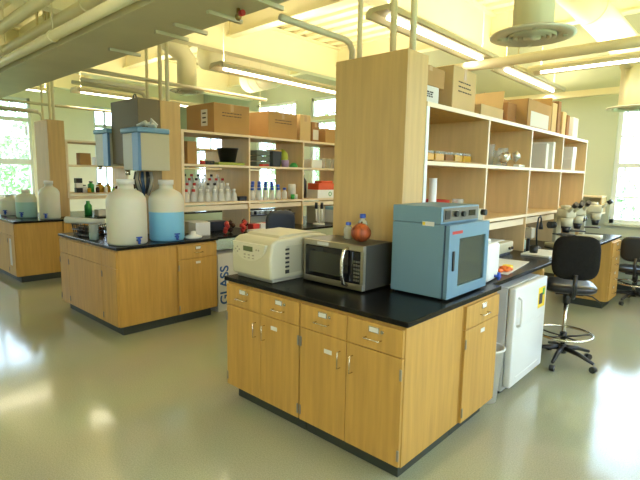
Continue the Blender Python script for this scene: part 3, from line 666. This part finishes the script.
chair('navy backed chair beyond the centrifuge, facing the middle bench', (-2.87, 1.60, 0), PI/2-.25, .66, .90, 1.26, hood=NAVY)
# ================================================================ CARTONS AND STOCK
def carton(label, loc, sx_, sy_, h, mt=None, rz=0, group=None, printing=0, flaps=0, tape=True, cat='box', name='cardboard_box', lab_side=None, lidtop=None):
    """centre of base at loc; print on the +x face"""
    mt = mt or CARD; t = thing(name, label, cat, loc, rz, group); hx, hy = sx_/2, sy_/2
    b = MB()
    if flaps:   # open top: four walls, bottom
        b.box(-hx, -hy, 0, hx, hy, .006); b.box(-hx, -hy, 0, -hx+.005, hy, h); b.box(hx-.005, -hy, 0, hx, hy, h); b.box(-hx, -hy, 0, hx, -hy+.005, h); b.box(-hx, hy-.005, 0, hx, hy, h)
    else: b.box(-hx, -hy, .0, hx, hy, h, .004, 1)
    b.build('body', mt, t)
    if flaps:
        f = MB(); f.prism([(-hx, h), (-hx-.10, h+flaps), (-hx-.095, h+flaps+.004), (-hx+.005, h)], 'y', -hy+.01, hy-.01); f.build('flap', CARDD, t)
        f = MB(); f.prism([(hy, h), (hy+.03, h+flaps), (hy+.026, h+flaps+.004), (hy-.005, h)], 'x', -hx+.01, hx-.01); f.build('flap', mt, t)
    elif tape: MB().box(-hx-.001, -.025, h*.75, hx+.001, .025, h+.001).build('tape', TAPE, t)
    if printing:
        p = MB(); rd = random.Random(int(loc[1]*97))
        for r_ in range(printing):
            zz = h*(.68-.10*r_); yy = -hy*.55
            while yy < hy*.5: l = rd.uniform(.015, .05); p.box(hx, yy, zz, hx+.0012, min(yy+l, hy*.6), zz+.010); yy += l+.010
        p.build('printing', INK, t)
    if lab_side == '+x': MB().box(hx, -hy*.75, h*.12, hx+.0015, hy*.75, h*.62).build('paper_label', PAPER, t)
    if lab_side == '-y':
        q = MB(); q.box(hx*.1, -hy-.0015, h*.25, hx*.55, -hy, h*.8); q.i = 1
        for z_ in (.35, .5, .65): q.box(hx*.2, -hy-.0025, h*z_, hx*.45, -hy-.0015, h*z_+.018)
        q.build('shipping_label', [PAPER, INK], t)
    return t
# nearest bench, top board (front edge x=-.45)
g = 'cartons on top of the nearest shelving'
z = ZTP
carton('white printed carton at the column end of the nearest top shelf, below a brown carton', (-.72, 1.09, z), .26, .36, .155, PAPER, 0, g, 3, tape=False)
carton('plain brown carton stacked on the white printed carton by the column', (-.72, 1.13, z+.156), .26, .46, .14, CARD, .05, g)
carton('tall tan carton with printed text, second along the nearest top shelf', (-.76, 1.68, z), .34, .44, .36, CARDL, .04, g, 3)
carton('grey-sided carton squeezed between the column cartons and the tall tan carton', (-.99, 1.36, z), .22, .16, .30, DARKST if False else mat('grey_board', (.30, .28, .22), .8), 0, g, 0, tape=False)
carton('open low tan carton with raised flap on the nearest top shelf', (-.74, 2.18, z), .36, .48, .12, CARDL, 0, g, flaps=.17)
t = thing('amber_jar', 'squat brown jar between the open carton and the large labelled carton', 'jar', (-.70, 2.56, z), 0); MB().lathe([(.001, .001), (.055, .001), (.06, .01), (.06, .09), (.045, .11), (.045, .12)]).build('body', CARDD, t); MB().cyl((0, 0, .12), (0, 0, .15), .05).build('lid', BROWN, t)
carton('grey-brown carton just before the large labelled carton', (-.80, 2.86, z), .30, .22, .24, CARDD, 0, g, tape=False)
carton('large brown carton with a big white paper label, open top', (-.74, 3.38, z), .38, .74, .30, CARD, 0, g, flaps=.10, lab_side='+x')
carton('tall narrow tan carton right after the large labelled carton', (-.72, 3.92, z), .30, .16, .36, CARDL, 0, g, tape=False)
carton('slim brown carton with a white cap carton leaning beside it', (-.72, 4.10, z), .30, .10, .40, CARDD, 0, g, tape=False)
carton('slim cream carton near the window end of the top shelf', (-.72, 4.30, z), .30, .14, .30, CARDL, 0, g, tape=False)
carton('dark brown slim carton third from the window end', (-.72, 4.47, z), .30, .10, .28, CARDD, 0, g, tape=False)
carton('pale carton at the very window end of the top shelf', (-.70, 4.72, z), .30, .22, .27, PAPER, 0, g, tape=False)
# middle bench, top board (front edge x=-3.75)
g = 'cartons on top of the middle shelving'
carton('big brown carton with shipping label nearest to the middle column', (-4.12, 1.78, z), .62, .56, .37, CARD, 0, g, 2, lab_side='-y')
carton('brown carton with two small white labels, second on the middle top shelf', (-4.08, 2.66, z), .56, .55, .36, CARD, 0, g, 2)
carton('narrow brown carton standing third on the middle top shelf', (-4.04, 3.14, z), .44, .22, .38, CARDL, -.03, g)
carton('dark carton with open flap, fourth on the middle top shelf', (-4.05, 3.40, z), .38, .16, .30, CARDD, 0, g, lab_side='+x')
carton('low brown carton at the far end of the middle top shelf', (-4.00, 3.86, z), .40, .60, .22, CARD, 0, g)
carton('pale far carton on the middle top shelf beyond the low brown one', (-4.02, 4.55, z), .40, .40, .26, CARDL, 0, g)

# ---- nearest bench, shelves
z = ZM
t = thing('tip_rack_tray', 'amber yellow pipette tip racks lined up on the upper shelf of the nearest bench', 'racks', (-.62, 1.44, z)); MB().box(-.14, -.40, 0, .14, .42, .012, .003, 1).build('tray', CARD, t)
for k in range(5):
    b = MB(); b.box(-.06, -.38+k*.155, .0125, .06, -.25+k*.155, .065, .004, 1); r_ = b.build('rack', YEL if k != 2 else CARDD, t); MB().box(-.058, -.378+k*.155, .0655, .058, -.252+k*.155, .085, .003, 1).build('lid', GLASSC, r_)
solo('clear_tub', MB().box(-.1, -.12, 0, .1, .12, .09, .01, 2), GLASSC, 'clear plastic tub at the end of the amber tip racks', 'tub', (-.62, 2.02-.30+.33, z)) if False else None
def beaker(label, loc, r, h, group, mt=None):
    b = MB(); b.lathe([(.001, .002), (r, .002), (r, h), (r*1.06, h+.004)], n=20); return solo('beaker', b, mt or GLASSC, label, 'beaker', loc, 0, group)
GB = 'clear beakers on the upper shelf of the nearest bench'
for k, (x, y, r, h) in enumerate(((-.66, 2.26, .05, .17), (-.68, 2.42, .06, .20), (-.66, 2.58, .055, .15), (-.66, 2.72, .05, .18))):
    beaker('%s clear plastic beaker in the row after the amber racks' % ['first', 'second', 'third', 'fourth'][k], (x, y, z), r, h, GB)
b = MB(); [b.ball((random.uniform(-.05, .05), random.uniform(-.10, .10), .05+random.uniform(-.01, .03)), .04, (1, 1, 1), 1, .3) for _ in range(8)]
solo('crumpled_foil', b, FOIL, 'crumpled shiny foil in front of the clear beakers', 'foil', (-.47, 2.42, z+.028))
solo('plastic_scoop', MB().box(-.03, -.08, 0, .03, .08, .025, .008, 2), WHITE, 'small white dish after the clear beakers', 'dish', (-.52, 2.80, z))
t = thing('binder', 'pale grey standing binder on the upper shelf, third bay', 'binder', (-.60, 3.55, z)); MB().box(-.12, -.10, 0, .12, -.02, .27, .003, 1).build('cover', mat('grey_white_card', (.62, .60, .54), .6), t)
solo('magazine_file', MB().box(-.12, -.05, 0, .12, .06, .30, .004, 1), mat('white_card', (.74, .71, .62), .6), 'white magazine file leaning right of the pale binder', 'file', (-.60, 3.70, z), .12)
solo('white_carton', MB().box(-.1, -.08, 0, .1, .08, .14, .004, 1), PAPER, 'small white carton in the last bay of the upper shelf, below another', 'box', (-.58, 4.50, z))
solo('white_carton', MB().box(-.1, -.07, 0, .1, .07, .15, .004, 1), WHITE, 'bright white carton stacked on top in the last bay of the upper shelf', 'box', (-.58, 4.52, z+.1405))
z = ZL
solo('measuring_cylinder', MB().lathe([(.001, .001), (.05, .001), (.05, .012), (.03, .02), (.03, .34), (.034, .345)]), WHITE, 'tall white measuring cylinder standing behind the blue incubator', 'cylinder', (-.62, 1.30, z))
t = thing('red_basket', 'low red basket behind the tall white cylinder', 'basket', (-.70, 1.48, z)); MB().lathe([(.001, .003), (.10, .003), (.115, .17), (.12, .17), (.103, .001)]).build('body', RED, t)
beaker('clear wide beaker on the lower shelf above the incubator', (-.60, 1.69, z), .05, .17, 'clear glassware above the incubator')
t = thing('balance', 'low beige balance with a black knob on the lower shelf beside the upright', 'balance', (-.56, 2.0-.16, z)); MB().box(-.13, -.16, 0, .13, .14, .09, .012, 3).build('case', BEIGE, t) if False else MB().box(-.13, -.10, 0, .13, -.01, .10, .012, 3).build('case', BEIGE, t)
MB().cyl((.13, -.05, .07), (.17, -.05, .07), .025).build('knob', BLACK, t)
solo('pink_cloth', MB().box(-.06, -.07, 0, .06, .07, .13, .03, 3), mat('pale_pink_plastic', (.65, .42, .32), .6), 'pale pink folded pouch on the lower shelf, third bay', 'pouch', (-.66, 3.12, z))

# ---- middle bench, shelves (front edge x=-3.76)
z = ZM; g = 'items on the upper shelf of the middle bench'
solo('brown_book', MB().box(-.12, -.07, 0, .12, .06, .27, .003, 1), CARD, 'upright brown carton beside the middle column on the upper shelf', 'box', (-3.95, 1.20, z))
solo('red_cap_jar', MB().cyl((0, 0, 0), (0, 0, .05), .035), RED, 'small red pot on the upper shelf of the middle bench', 'pot', (-3.88, 1.37, z))
for k, y in enumerate((1.44, 1.51)): solo('black_clamp', MB().box(-.03, -.035, 0, .03, .035, .05, .01, 2), BLACK, ['small black block beside the red pot', 'small black block nearer to the black bucket'][k], 'block', (-3.90, y, z))
t = thing('green_tray', 'olive green tray carrying the black bucket', 'tray', (-3.93, 1.775, z)); MB().box(-.13, -.22, 0, .13, .20, .035, .008, 2).build('tray_body', LIME, t)
t = thing('black_bucket', 'black tapered bucket standing on the olive green tray', 'bucket', (-3.93, 1.79, z+.036)); MB().lathe([(.001, .001), (.10, .001), (.135, .17), (.142, .17), (.142, .185), (.128, .185), (.095, .012), (.001, .012)]).build('body', BLACK, t)
t = thing('tube_rack', 'dark green stacked tube racks beside the second upright', 'rack', (-3.93, 2.32, z))
for k in range(3): MB().box(-.1, -.12, k*.075, .1, .12, k*.075+.066, .006, 1).build('rack', mat('grey_green_plastic', (.10, .13, .10), .5), t)
solo('red_clamp', MB().box(-.04, -.06, 0, .04, .06, .03, .008, 2), RED, 'flat red block in front of the dark racks', 'block', (-3.79, 2.30, z))
t = thing('black_caddy', 'black square bucket with yellow inside', 'bucket', (-3.93, 2.60, z)); MB().box(-.08, -.09, 0, .08, .09, .22, .006, 1, taper=.85).build('body', BLACK, t); MB().box(-.07, -.08, .2205, .07, .08, .235).build('content', YEL, t)
solo('lilac_tub', MB().lathe([(.001, .001), (.05, .001), (.055, .09), (.05, .10), (.001, .10)]), PURP, 'small lilac tub in front of the black bucket with yellow inside', 'tub', (-3.84, 2.74, z))
t = thing('lime_bag', 'lime green bag leaning behind the green dome', 'bag', (-4.0, 2.84, z+.018)); MB().ball((0, 0, .12), .085, (1, .9, 1.4), 2, .12).build('body', mat('lime_plastic', (.45, .52, .05), .5), t)
solo('green_dome', MB().lathe([(.001, .001), (.065, .001), (.06, .03), (.035, .06), (.001, .07)]), GREEN, 'bright green dome on the upper shelf before the third upright', 'lid', (-3.86, 2.93, z))
solo('foam_box', MB().box(-.09, -.12, 0, .09, .12, .13, .012, 3), WHITE, 'white foam box in the third bay of the upper shelf', 'box', (-3.93, 3.42, z))
solo('red_top_bottle', MB().lathe([(.001, .001), (.035, .001), (.035, .1), (.02, .12), (.02, .15)]), CARDD, 'brown bottle behind the white foam box', 'bottle', (-4.1, 3.36, z+.0))
for k in range(3): beaker('clear beaker, %s of three in the third bay of the upper shelf' % ['first', 'second', 'third'][k], (-3.90, 3.62+k*.13, z), .045, .15, 'beakers in the third bay')
# lower shelf: flasks with coloured caps
z = ZL; rd = random.Random(3)
def flask_src():
    t = thing('capped_flask', 'x', 'flask', (0, 0, 0))
    MB().lathe([(.001, .001), (.042, .001), (.046, .01), (.018, .09), (.016, .13)], n=14).build('glass_body', FROST, t)
    return t
FROST = clear('frosted_glass', (.85, .84, .76), .55, .3)
caps = {'red': RED, 'black': BLACK, 'white': WHITE, 'blue': BLUE}
def cap_flask(cn, loc, label, group, s=1):
    t = thing('capped_flask', label, 'flask', loc, 0, group)
    MB().lathe([(.001, .001), (.042*s, .001), (.046*s, .01), (.034*s, .09*s), (.017*s, .12*s), (.016*s, .13*s)], n=14).build('glass_body', FROST, t)
    MB().cyl((0, 0, .128*s), (0, 0, .16*s), .020*s, n=12).build('cap', caps[cn], t)
    return t
base = {}
row = ['front', 'second', 'third', 'back']
t = thing('bottle_rack', 'stepped clear rack carrying the rows of capped flasks behind the carboys', 'rack', (-4.07, 1.52, z))
for r_, hh in ((0, .08), (1, .14), (2, .19)): MB().box(.10-r_*.11-.05, -.44, 0, .10-r_*.11+.055, .40, hh, .003, 1).build('step', FROST, t)
for r_ in range(4):
    for k in range(8):
        cn = rd.choice(['red', 'red', 'black', 'white', 'black'] if r_ > 0 else ['white', 'red', 'white', 'white'])
        s = [1.0, .95, .95, .95][r_]
        loc = (-3.83-[0, .14, .25, .36][r_], 1.10+k*.102, z+[0, .081, .141, .191][r_])
        key = (cn, r_)
        gp = '%s capped flasks, %s row behind the carboys' % (cn, row[r_]); lb = '%s capped glass flask in the %s row on the lower shelf behind the carboys' % (cn, row[r_])
        if key not in base: base[key] = cap_flask(cn, loc, lb, gp, s)
        else: again(base[key], loc)
solo('black_box', MB().box(-.05, -.06, 0, .05, .06, .06, .006, 2), BLACK, 'low black box on the lower shelf right of the flasks', 'box', (-3.815, 1.96-.04, z))
MBK = None
for r_ in range(3):
    for k in range(6):
        loc = (-3.83-r_*.14, 2.12+k*.12, z)
        lb = 'blue capped reagent bottle in the %s row on the lower shelf, second bay' % row[r_]; gp = 'blue capped bottles, %s row' % row[r_]
        if MBK is None:
            MBK = thing('reagent_bottle', lb, 'bottle', loc, 0, gp); MB().lathe([(.001, .001), (.038, .001), (.04, .01), (.04, .10), (.018, .125), (.018, .14)], n=16).build('glass_body', FROST, MBK); MB().cyl((0, 0, .138), (0, 0, .17), .025, n=14).build('cap', BLUE, MBK)
        else: again(MBK, loc, None, lb, gp, (1, 1, 1+.25*r_))
solo('white_jar', MB().lathe([(.001, .001), (.06, .001), (.06, .20), (.05, .22), (.001, .22)]), WHITE, 'tall white jar before the third upright on the lower shelf', 'jar', (-3.90, 2.94, z))
for k, (y, c, nm) in enumerate(((2.86, GREEN, 'green'), (2.92, WHITE, 'white'))): solo('small_tub', MB().cyl((0, 0, 0), (0, 0, .07), .03), c, 'small %s tub in front of the tall white jar' % nm, 'tub', (-3.80, y, z))
t = thing('black_bottle', 'tall black bottle pair in the third bay of the lower shelf', 'bottle', (-4.02, 3.28, z)); MB().lathe([(.001, .001), (.07, .001), (.07, .26), (.03, .32), (.03, .36)]).build('body', BLACK, t); MB().cyl((0, 0, .36), (0, 0, .40), .04).build('cap', WHITE, t)
t = thing('red_rack', 'orange-red rack stacked on the white box on the lower shelf', 'rack', (-3.90, 3.66, z+.131)); b = MB(); b.box(-.12, -.26, 0, .12, .22, .10, .008, 2); b.box(-.08, -.15, .10, .08, .12, .14, .01, 2); b.build('body', mat('orange_red_plastic', (.62, .09, .02), .45), t)
t = thing('white_carton', 'white box with a round green mark under the orange-red rack', 'box', (-3.90, 3.62, z)); MB().box(-.12, -.24, 0, .12, .22, .13, .004, 1).build('body', WHITE, t); b = MB(); b.ring((.121, .05, .065), .03, .006, 20, 'x'); b.build('mark', GREEN, t)

# ---- middle bench worktop clutter (right wing)
z = ZT
solo('blue_box', MB().box(-.1, -.13, 0, .1, .13, .12, .006, 1), NAVY, 'dark blue low box under the shelf of the middle bench right of the carboys', 'box', (-3.98, 1.62, z+.0))
def wbox(label, x, y, a, b_, h, mt=WHITE, zz=None, nm='white_carton'): return solo(nm, MB().box(-a/2, -b_/2, 0, a/2, b_/2, h, .004, 1), mt, label, 'box', (x, y, (zz if zz is not None else ZT)))
wbox('white carton right of the carboys on the middle worktop', -3.62, 1.14, .16, .20, .16, PAPER)
wbox('pale grey instrument box behind the small white carton', -3.92, 1.28, .20, .24, .14, BEIGE)
solo('balance_dish', MB().lathe([(.001, .001), (.09, .001), (.10, .02), (.03, .05), (.03, .08), (.001, .085)]), WHITE, 'white round dish at the worktop edge right of the blue-water carboy', 'dish', (-3.44, .94, z))
for k, (x, y, c, s) in enumerate(((-3.50, 1.42, RED, 'dark red'), (-3.56, 1.56, BROWN, 'brown'), (-3.46, 1.68, RED, 'red'), (-3.60, 1.80, BROWN, 'dark'))):
    b = MB(); [b.ball((random.uniform(-.03, .03), random.uniform(-.03, .03), .04+j*.03), .035, (1, 1, 1), 1, .2) for j in range(4)]
    solo('reagent_cluster', b, c, 'small %s bunch of tubes on the middle worktop left of the centrifuge, %s one' % (s, ['nearest', 'second', 'third', 'farthest'][k]), 'tubes', (x, y, z))
t = thing('red_tube_rack', 'row of red tube racks on the middle worktop behind the centrifuge', 'rack', (-3.60, 2.14, z)); 
for k in range(4): MB().box(-.06, -.24+k*.125, 0, .06, -.13+k*.125, .09, .004, 1).build('rack', RED if k != 1 else WHITE, t)
wbox('long white instrument under the lower shelf of the middle bench', -4.14, 2.55, .26, .70, .20, BEIGE, nm='instrument_box')
wbox('dark flat keyboard-like tray on the middle worktop under the shelf', -3.86, 2.0, .2, .4, .05, BLACK, nm='flat_tray') if False else None
t = thing('pipette_stand', 'round stand holding blue topped pipettes right of the navy chair', 'stand', (-3.58, 3.20, z)); MB().cyl((0, 0, 0), (0, 0, .02), .09).build('base', WHITE, t); MB().cyl((0, 0, .02), (0, 0, .30), .01).build('post', WHITE, t)
for k in range(4):
    a = k*PI/2; b = MB(); b.cyl((.06*math.cos(a), .06*math.sin(a), .06), (.06*math.cos(a), .06*math.sin(a), .24), .008, .016); b.i = 1; b.cyl((.06*math.cos(a), .06*math.sin(a), .24), (.06*math.cos(a), .06*math.sin(a), .33), .02); b.build('pipette', [WHITE, NAVY], t)
wbox('grey computer box on the middle worktop beyond the pipette stand', -3.80, 3.36, .22, .18, .26, BEIGED, nm='computer_box')
wbox('white box with blue lid at the far right of the middle worktop', -3.70, 3.80, .26, .40, .20, WHITE, nm='lidded_box'); wbox('flat blue and white carton lying on the far white box', -3.70, 3.78, .24, .36, .05, mat('pale_blue_card', (.25, .45, .62), .5), ZT+.2005, nm='flat_carton')
wbox('small red box on the middle worktop in front of the grey computer box', -3.50, 3.62, .08, .12, .06, RED, nm='red_box')
solo('paper_stack', MB().box(-.08, -.12, 0, .08, .12, .03), PAPER, 'stack of white paper on the middle worktop behind the centrifuge', 'paper', (-3.44, 1.93-.03, z), 0)

# glass disposal box beside the middle bench cabinet
t = thing('glass_disposal_box', 'white floor-standing disposal box with blue vertical GLASS lettering', 'box', (-3.52, 1.42, 0)); MB().box(-.15, -.20, 0, .15, .20, .70, .003, 1).build('body', PAPER, t)
b = MB(); b.text('GLASS', .17, (.15, -.05, .08), (0, 0, 1), (0, -1, 0)); b.build('lettering', INKB, t)
b = MB(); b.text('BROKEN', .07, (.15, .03, .10), (0, 0, 1), (0, -1, 0)); b.build('lettering', INKB, t) if False else None

# ================================================================ CARBOYS AND WATER STILLS
def carboy(label, loc, R, H, body, level=None, liq=None, rz=0, group='spigot carboys'):
    t = thing('carboy', label, 'carboy', loc, rz, group)
    prof = [(.001, .001), (R*.93, .001), (R, .02), (R, H*.66), (R*.97, H*.72), (R*.82, H*.79), (R*.50, H*.845), (R*.40, H*.86), (R*.38, H*.93), (R*.42, H*.935), (R*.42, H), (.001, H)]
    if level:
        mats_ = []; zz = H*level; p2 = []; 
        for i, (r_, z_) in enumerate(prof):
            if z_ > zz and (not p2 or p2[-1][1] < zz): p2.append((R, zz))
            p2.append((r_, z_))
        mats_ = [1 if (p2[i][1]+p2[i+1][1])/2 < zz else 0 for i in range(len(p2)-1)]
        MB().lathe(p2, n=40, mats=mats_).build('bottle', [body, liq], t)
    else: MB().lathe(prof, n=40).build('bottle', body, t)
    MB().cyl((0, 0, H*.93), (0, 0, H*1.005), R*.44, n=24).build('screw_cap', WHITE, t)
    for k in (-1, 1): MB().tube([(0, k*R*.45, H*.84), (0, k*R*.62, H*.90), (0, k*R*.46, H*.91)], .010, 8).build('handle', body, t) if False else None
    b = MB(); b.cyl((0, -R*.99, .055), (0, -R-.05, .055), .013, n=12); b.cyl((0, -R-.035, .02), (0, -R-.035, .08), .014, n=12); b.box(-.03, -R-.045, .078, .03, -R-.025, .092, .003, 1); b.build('spigot', BLUE, t)
    return t
carboy('large milky white carboy with blue spigot, on the near corner of the middle bench', (-3.51, .205, ZT), .195, .66, HDPE, rz=1.62)
carboy('large carboy half full of blue water beside the milky one', (-3.52, .66, ZT), .185, .655, HDPE, .48, HDPEB, rz=1.55)
carboy('medium carboy with pale teal water on the farthest left bench', (-7.27, .35, ZT), .148, .44, HDPE, .55, HDPET, rz=.9, group='far carboys')
carboy('medium milky carboy with blue spigot on the farthest left bench', (-6.93+.0, .40, ZT), .0, .0, HDPE) if False else None
carboy('tall milky carboy right of the teal one on the farthest left bench', (-7.25, .86-.28, ZT), .145, .58, HDPE, rz=.9, group='far carboys').location = (-6.83, .55, ZT)
carboy('small milky carboy at the left edge of the farthest left bench', (-7.86, .28, ZT), .15, .34, HDPE, rz=.9, group='far carboys')

cy = .62+SY[1]
t = thing('mounting_cabinet', 'grey-brown metal cabinet fixed to the middle column above the carboys', 'cabinet', (-4.06, cy-.001, 1.74)); MB().box(-.36, -.26, 0, .30, 0, .71, .004, 1).build('case', mat('grey_brown_enamel', (.145, .115, .06), .6, 0), t)
MB().box(-.08, -.268, .28, -.03, -.26, .38, .003, 1).build('latch', BLACK, t); MB().ring((-.02, -.13, .752), .035, .008, 20, 'y').build('hook_ring', BLACK, t)
def still(label, loc, sx_, sy_, h):
    t = thing('water_still', label, 'water purifier', loc, 0, 'wall mounted water stills')
    CB = mat('cream_grey_enamel', (.44, .42, .29), .45)
    MB().box(-sx_/2, -sy_/2, 0, sx_/2, sy_/2, h, .008, 2).build('case', CB, t)
    b = MB(); b.box(sx_/2-.13, -sy_/2-.012, -.004, sx_/2+.006, -sy_/2+.02, h, .006, 2); b.build('corner_strip', BLUES, t)
    b = MB(); b.box(-sx_/2-.012, -sy_/2-.02, h+.0005, sx_/2+.012, sy_/2, h+.055, .012, 3); b.build('top_cover', mat('blue_grey_cover', (.13, .27, .42), .45), t)
    b = MB(); b.cyl((-.15, -.14, -.05), (-.15, -.14, 0), .025); b.build('fitting', CHROME, t)
    return t
S1 = still('cream and blue water still hanging above the two large carboys', (-3.80, .33, 1.67), .34, .27, .39) if False else None
S1 = still('cream and blue water still above the two large carboys, right of the grey cabinet', (-3.565, .47, 1.67), .36, .34, .38)
again(S1, (-4.613, .62, 1.72), 0, 'cream and blue water still on the left side of the grey cabinet')
MB_ = thing('hose_bundle', 'bundle of dark hoses hanging below the right water still between the carboys', 'hoses', (-3.64, .47, 1.659))
rd = random.Random(5)
for k in range(9):
    a = k*.7; x, y = .075*math.cos(a), .075*math.sin(a)
    MB().tube([(x, y, -.001), (x*1.2, y*1.2, -.08), (x*.9+rd.uniform(-.02, .02), y*.9, -.16), (x*.5, y*.5, -.23-.012*(k % 3))], .017, 8).build('hose', [BLACK, BEIGED, BLUED][k % 3], MB_)
b = MB(); b.tube([(-.10, -.05, .03), (-.02, .0, .07), (.06, -.04, .04), (.12, .02, .05), (.05, .07, .03), (-.04, .05, .04)], .022, 8); b.tube([(.08, 0, .03), (.14, -.02, .09), (.17, .03, .03)], .012, 8)
solo('coiled_cord', b, WHITE, 'white coiled cords lying on top of the right water still', 'cords', (-3.58, .49, 2.106))

# middle bench left: wire rack, rolled paper, teal glass
t = thing('drying_rack', 'dark wire basket on the left end of the middle worktop', 'basket', (-4.50, .24, ZT), .15)
b = MB(); b.box(-.17, -.12, .0, .17, .12, .012); 
for k in range(9):
    x = -.17+k*.0425; b.tube([(x, -.12, .006), (x, -.14, .12)], .004, 5); b.tube([(x, .12, .006), (x, .14, .12)], .004, 5)
for k in range(6):
    y = -.12+k*.048; b.tube([(-.17, y, .006), (-.19, y, .12)], .004, 5); b.tube([(.17, y, .006), (.19, y, .12)], .004, 5)
for zz in (.06, .12): b.tube([(-.185, -.135, zz), (.185, -.135, zz), (.185, .135, zz), (-.185, .135, zz)], .006, 5, True)
b.build('basket', BLACK, t)
for k in range(4): MB().box(-.14+k*.07, -.09, .013, -.10+k*.07, .09, .09, .004, 1).build('content', BROWN if k % 2 else BLACK, t)
solo('paper_roll', MB().cyl((-.25, 0, .04), (.24, 0, .032), .04, .03), PAPER, 'white paper roll lying across the top of the dark wire basket', 'roll', (-4.50, .17, ZT+.127), .55)
t = thing('teal_beaker', 'clear beaker with pale teal liquid left of the milky carboy', 'beaker', (-4.02, .07, ZT)); MB().lathe([(.001, .002), (.05, .002), (.05, .17)]).build('glass_body', GLASSC, t); MB().lathe([(.001, .004), (.047, .004), (.047, .07), (.001, .07)]).build('liquid', TEAL, t)

# farthest left bench
solo('paper_notice', MB().box(0, -.001, 0, .10, 0, .40), PAPER, 'white paper notice taped to the farthest left end cabinet', 'notice', (-6.86, -.021, .25))
def lib(label, loc, mt, r, h, group='bottles on the farthest shelving'):
    t = thing('shelf_bottle', label, 'bottle', loc, 0, group); MB().lathe([(.001, .001), (r, .001), (r, h*.7), (r*.45, h*.82), (r*.45, h*.9)], n=14).build('body', mt, t); MB().cyl((0, 0, h*.88), (0, 0, h), r*.6, n=12).build('cap', BLACK if mt is not BROWN else WHITE, t); return t
XF = -7.19
k = 0
cols = [WHITE, BROWN, LIME, YEL, WHITE, GREEN, RED, WHITE, BROWN, WHITE, YEL, TEAL]
cn_ = {id(WHITE): 'white', id(BROWN): 'brown', id(LIME): 'olive', id(YEL): 'amber', id(GREEN): 'green', id(RED): 'red', id(TEAL): 'teal'}
for zi, (zz, nm) in enumerate(((ZL, 'lower'), (ZM, 'upper'))):
    for j in range(12):
        if zi == 1 and j < 4: continue
        c = cols[(j*5+zi*3) % 12]
        lib('%s bottle on the %s shelf of the farthest left bench' % (cn_[id(c)], nm), (XF-.03*(j % 2), [1.22, 1.34, 1.48, 1.64, 1.79, 2.10, 2.28, 2.46, 2.64, 2.82, 3.14, 3.34][j], zz), c, .04+.012*(j % 3), .13+.06*((j*7) % 4)/3, '%s bottles on the %s far shelf' % (cn_[id(c)], nm))
for j in range(3): wbox('%s black stacked block on the far lower shelf near the column' % ['lowest', 'middle', 'topmost'][j], -7.18, 1.12, .10, .10, .08, [BLACK, WHITE, BLACK][j], ZL+j*.0805, 'stacked_block')
for j in range(9):
    c = [YEL, BROWN, WHITE, LIME, RED, YEL, WHITE, TEAL, BROWN][j]; y = 1.26+j*.14
    if 1.83 < y < 1.99: continue
    lib('%s small bottle at the front of the lower shelf of the farthest left bench' % cn_[id(c)], (-7.10, y, ZL), c, .03, .09+.02*(j % 3), 'small %s bottles at the front of the far shelf' % cn_[id(c)])
t = thing('green_jar', 'green bottle on the farthest left worktop', 'bottle', (-7.15, 1.25, ZT)); MB().lathe([(.001, .001), (.06, .001), (.06, .16), (.03, .2), (.03, .24)]).build('body', GREEN, t)
t = thing('long_instrument', 'long white instrument with black end on the farthest left worktop', 'instrument', (-6.93, 2.1, ZT)); b = MB(); b.box(-.12, -.6, .16, .12, .5, .30, .03, 3); b.build('body', WHITE, t); MB().box(-.10, -.55, 0, .10, .45, .161).build('stand', BEIGED, t); MB().box(.12, -.55, .19, .13, -.42, .27).build('end_cap', BLACK, t)
wbox('white carton beside the green bottle on the farthest worktop', -6.95, 1.38, .18, .16, .10, PAPER)
wbox('dark brown box behind the small carboy against the left windows', -8.0, .95, .25, .2, .33, CARDD, nm='dark_box')
b = MB(); b.lathe([(.001, .001), (.03, .001), (.03, .28), (.02, .3)]); b.i = 1; b.cyl((0, 0, .3), (0, 0, .36), .03); solo('tall_bottle', b, [WHITE, BLUE], 'slim white bottle with blue cap at the left edge of the photo', 'bottle', (-8.0, .06, ZT))
wbox('tan carton on the farthest left upper shelf nearest its column', -7.32, 1.28, .16, .18, .20, CARD, ZM)
wbox('white carton on the farthest left upper shelf beside the tan carton', -7.32, 1.55, .16, .20, .14, WHITE, ZM)
b = MB(); b.box(-.10, -.07, 0, .10, .07, .10, .006, 1); solo('plug_box', b, DARKST, 'small dark adapter box on the nearest worktop beside the power instrument', 'box', (-.95, 2.14, ZT))

t = thing('pipette_rack', 'long low black rack of small tubes under the rail of the middle bench', 'rack', (-3.90, 2.52, ZT))
MB().box(-.06, -.44, .16, .06, .44, .175, .002, 1).build('shelf_plate', BLACK, t)
for q in (-.42, .42): MB().box(-.05, q-.01, 0, .05, q+.01, .161).build('leg', BLACK, t)
for k in range(9): MB().cyl((0, -.38+k*.095, .1755), (0, -.38+k*.095, .225), .02, n=10).build('tube', [BROWN, BLACK, WHITE, BEIGED][k % 4], t)
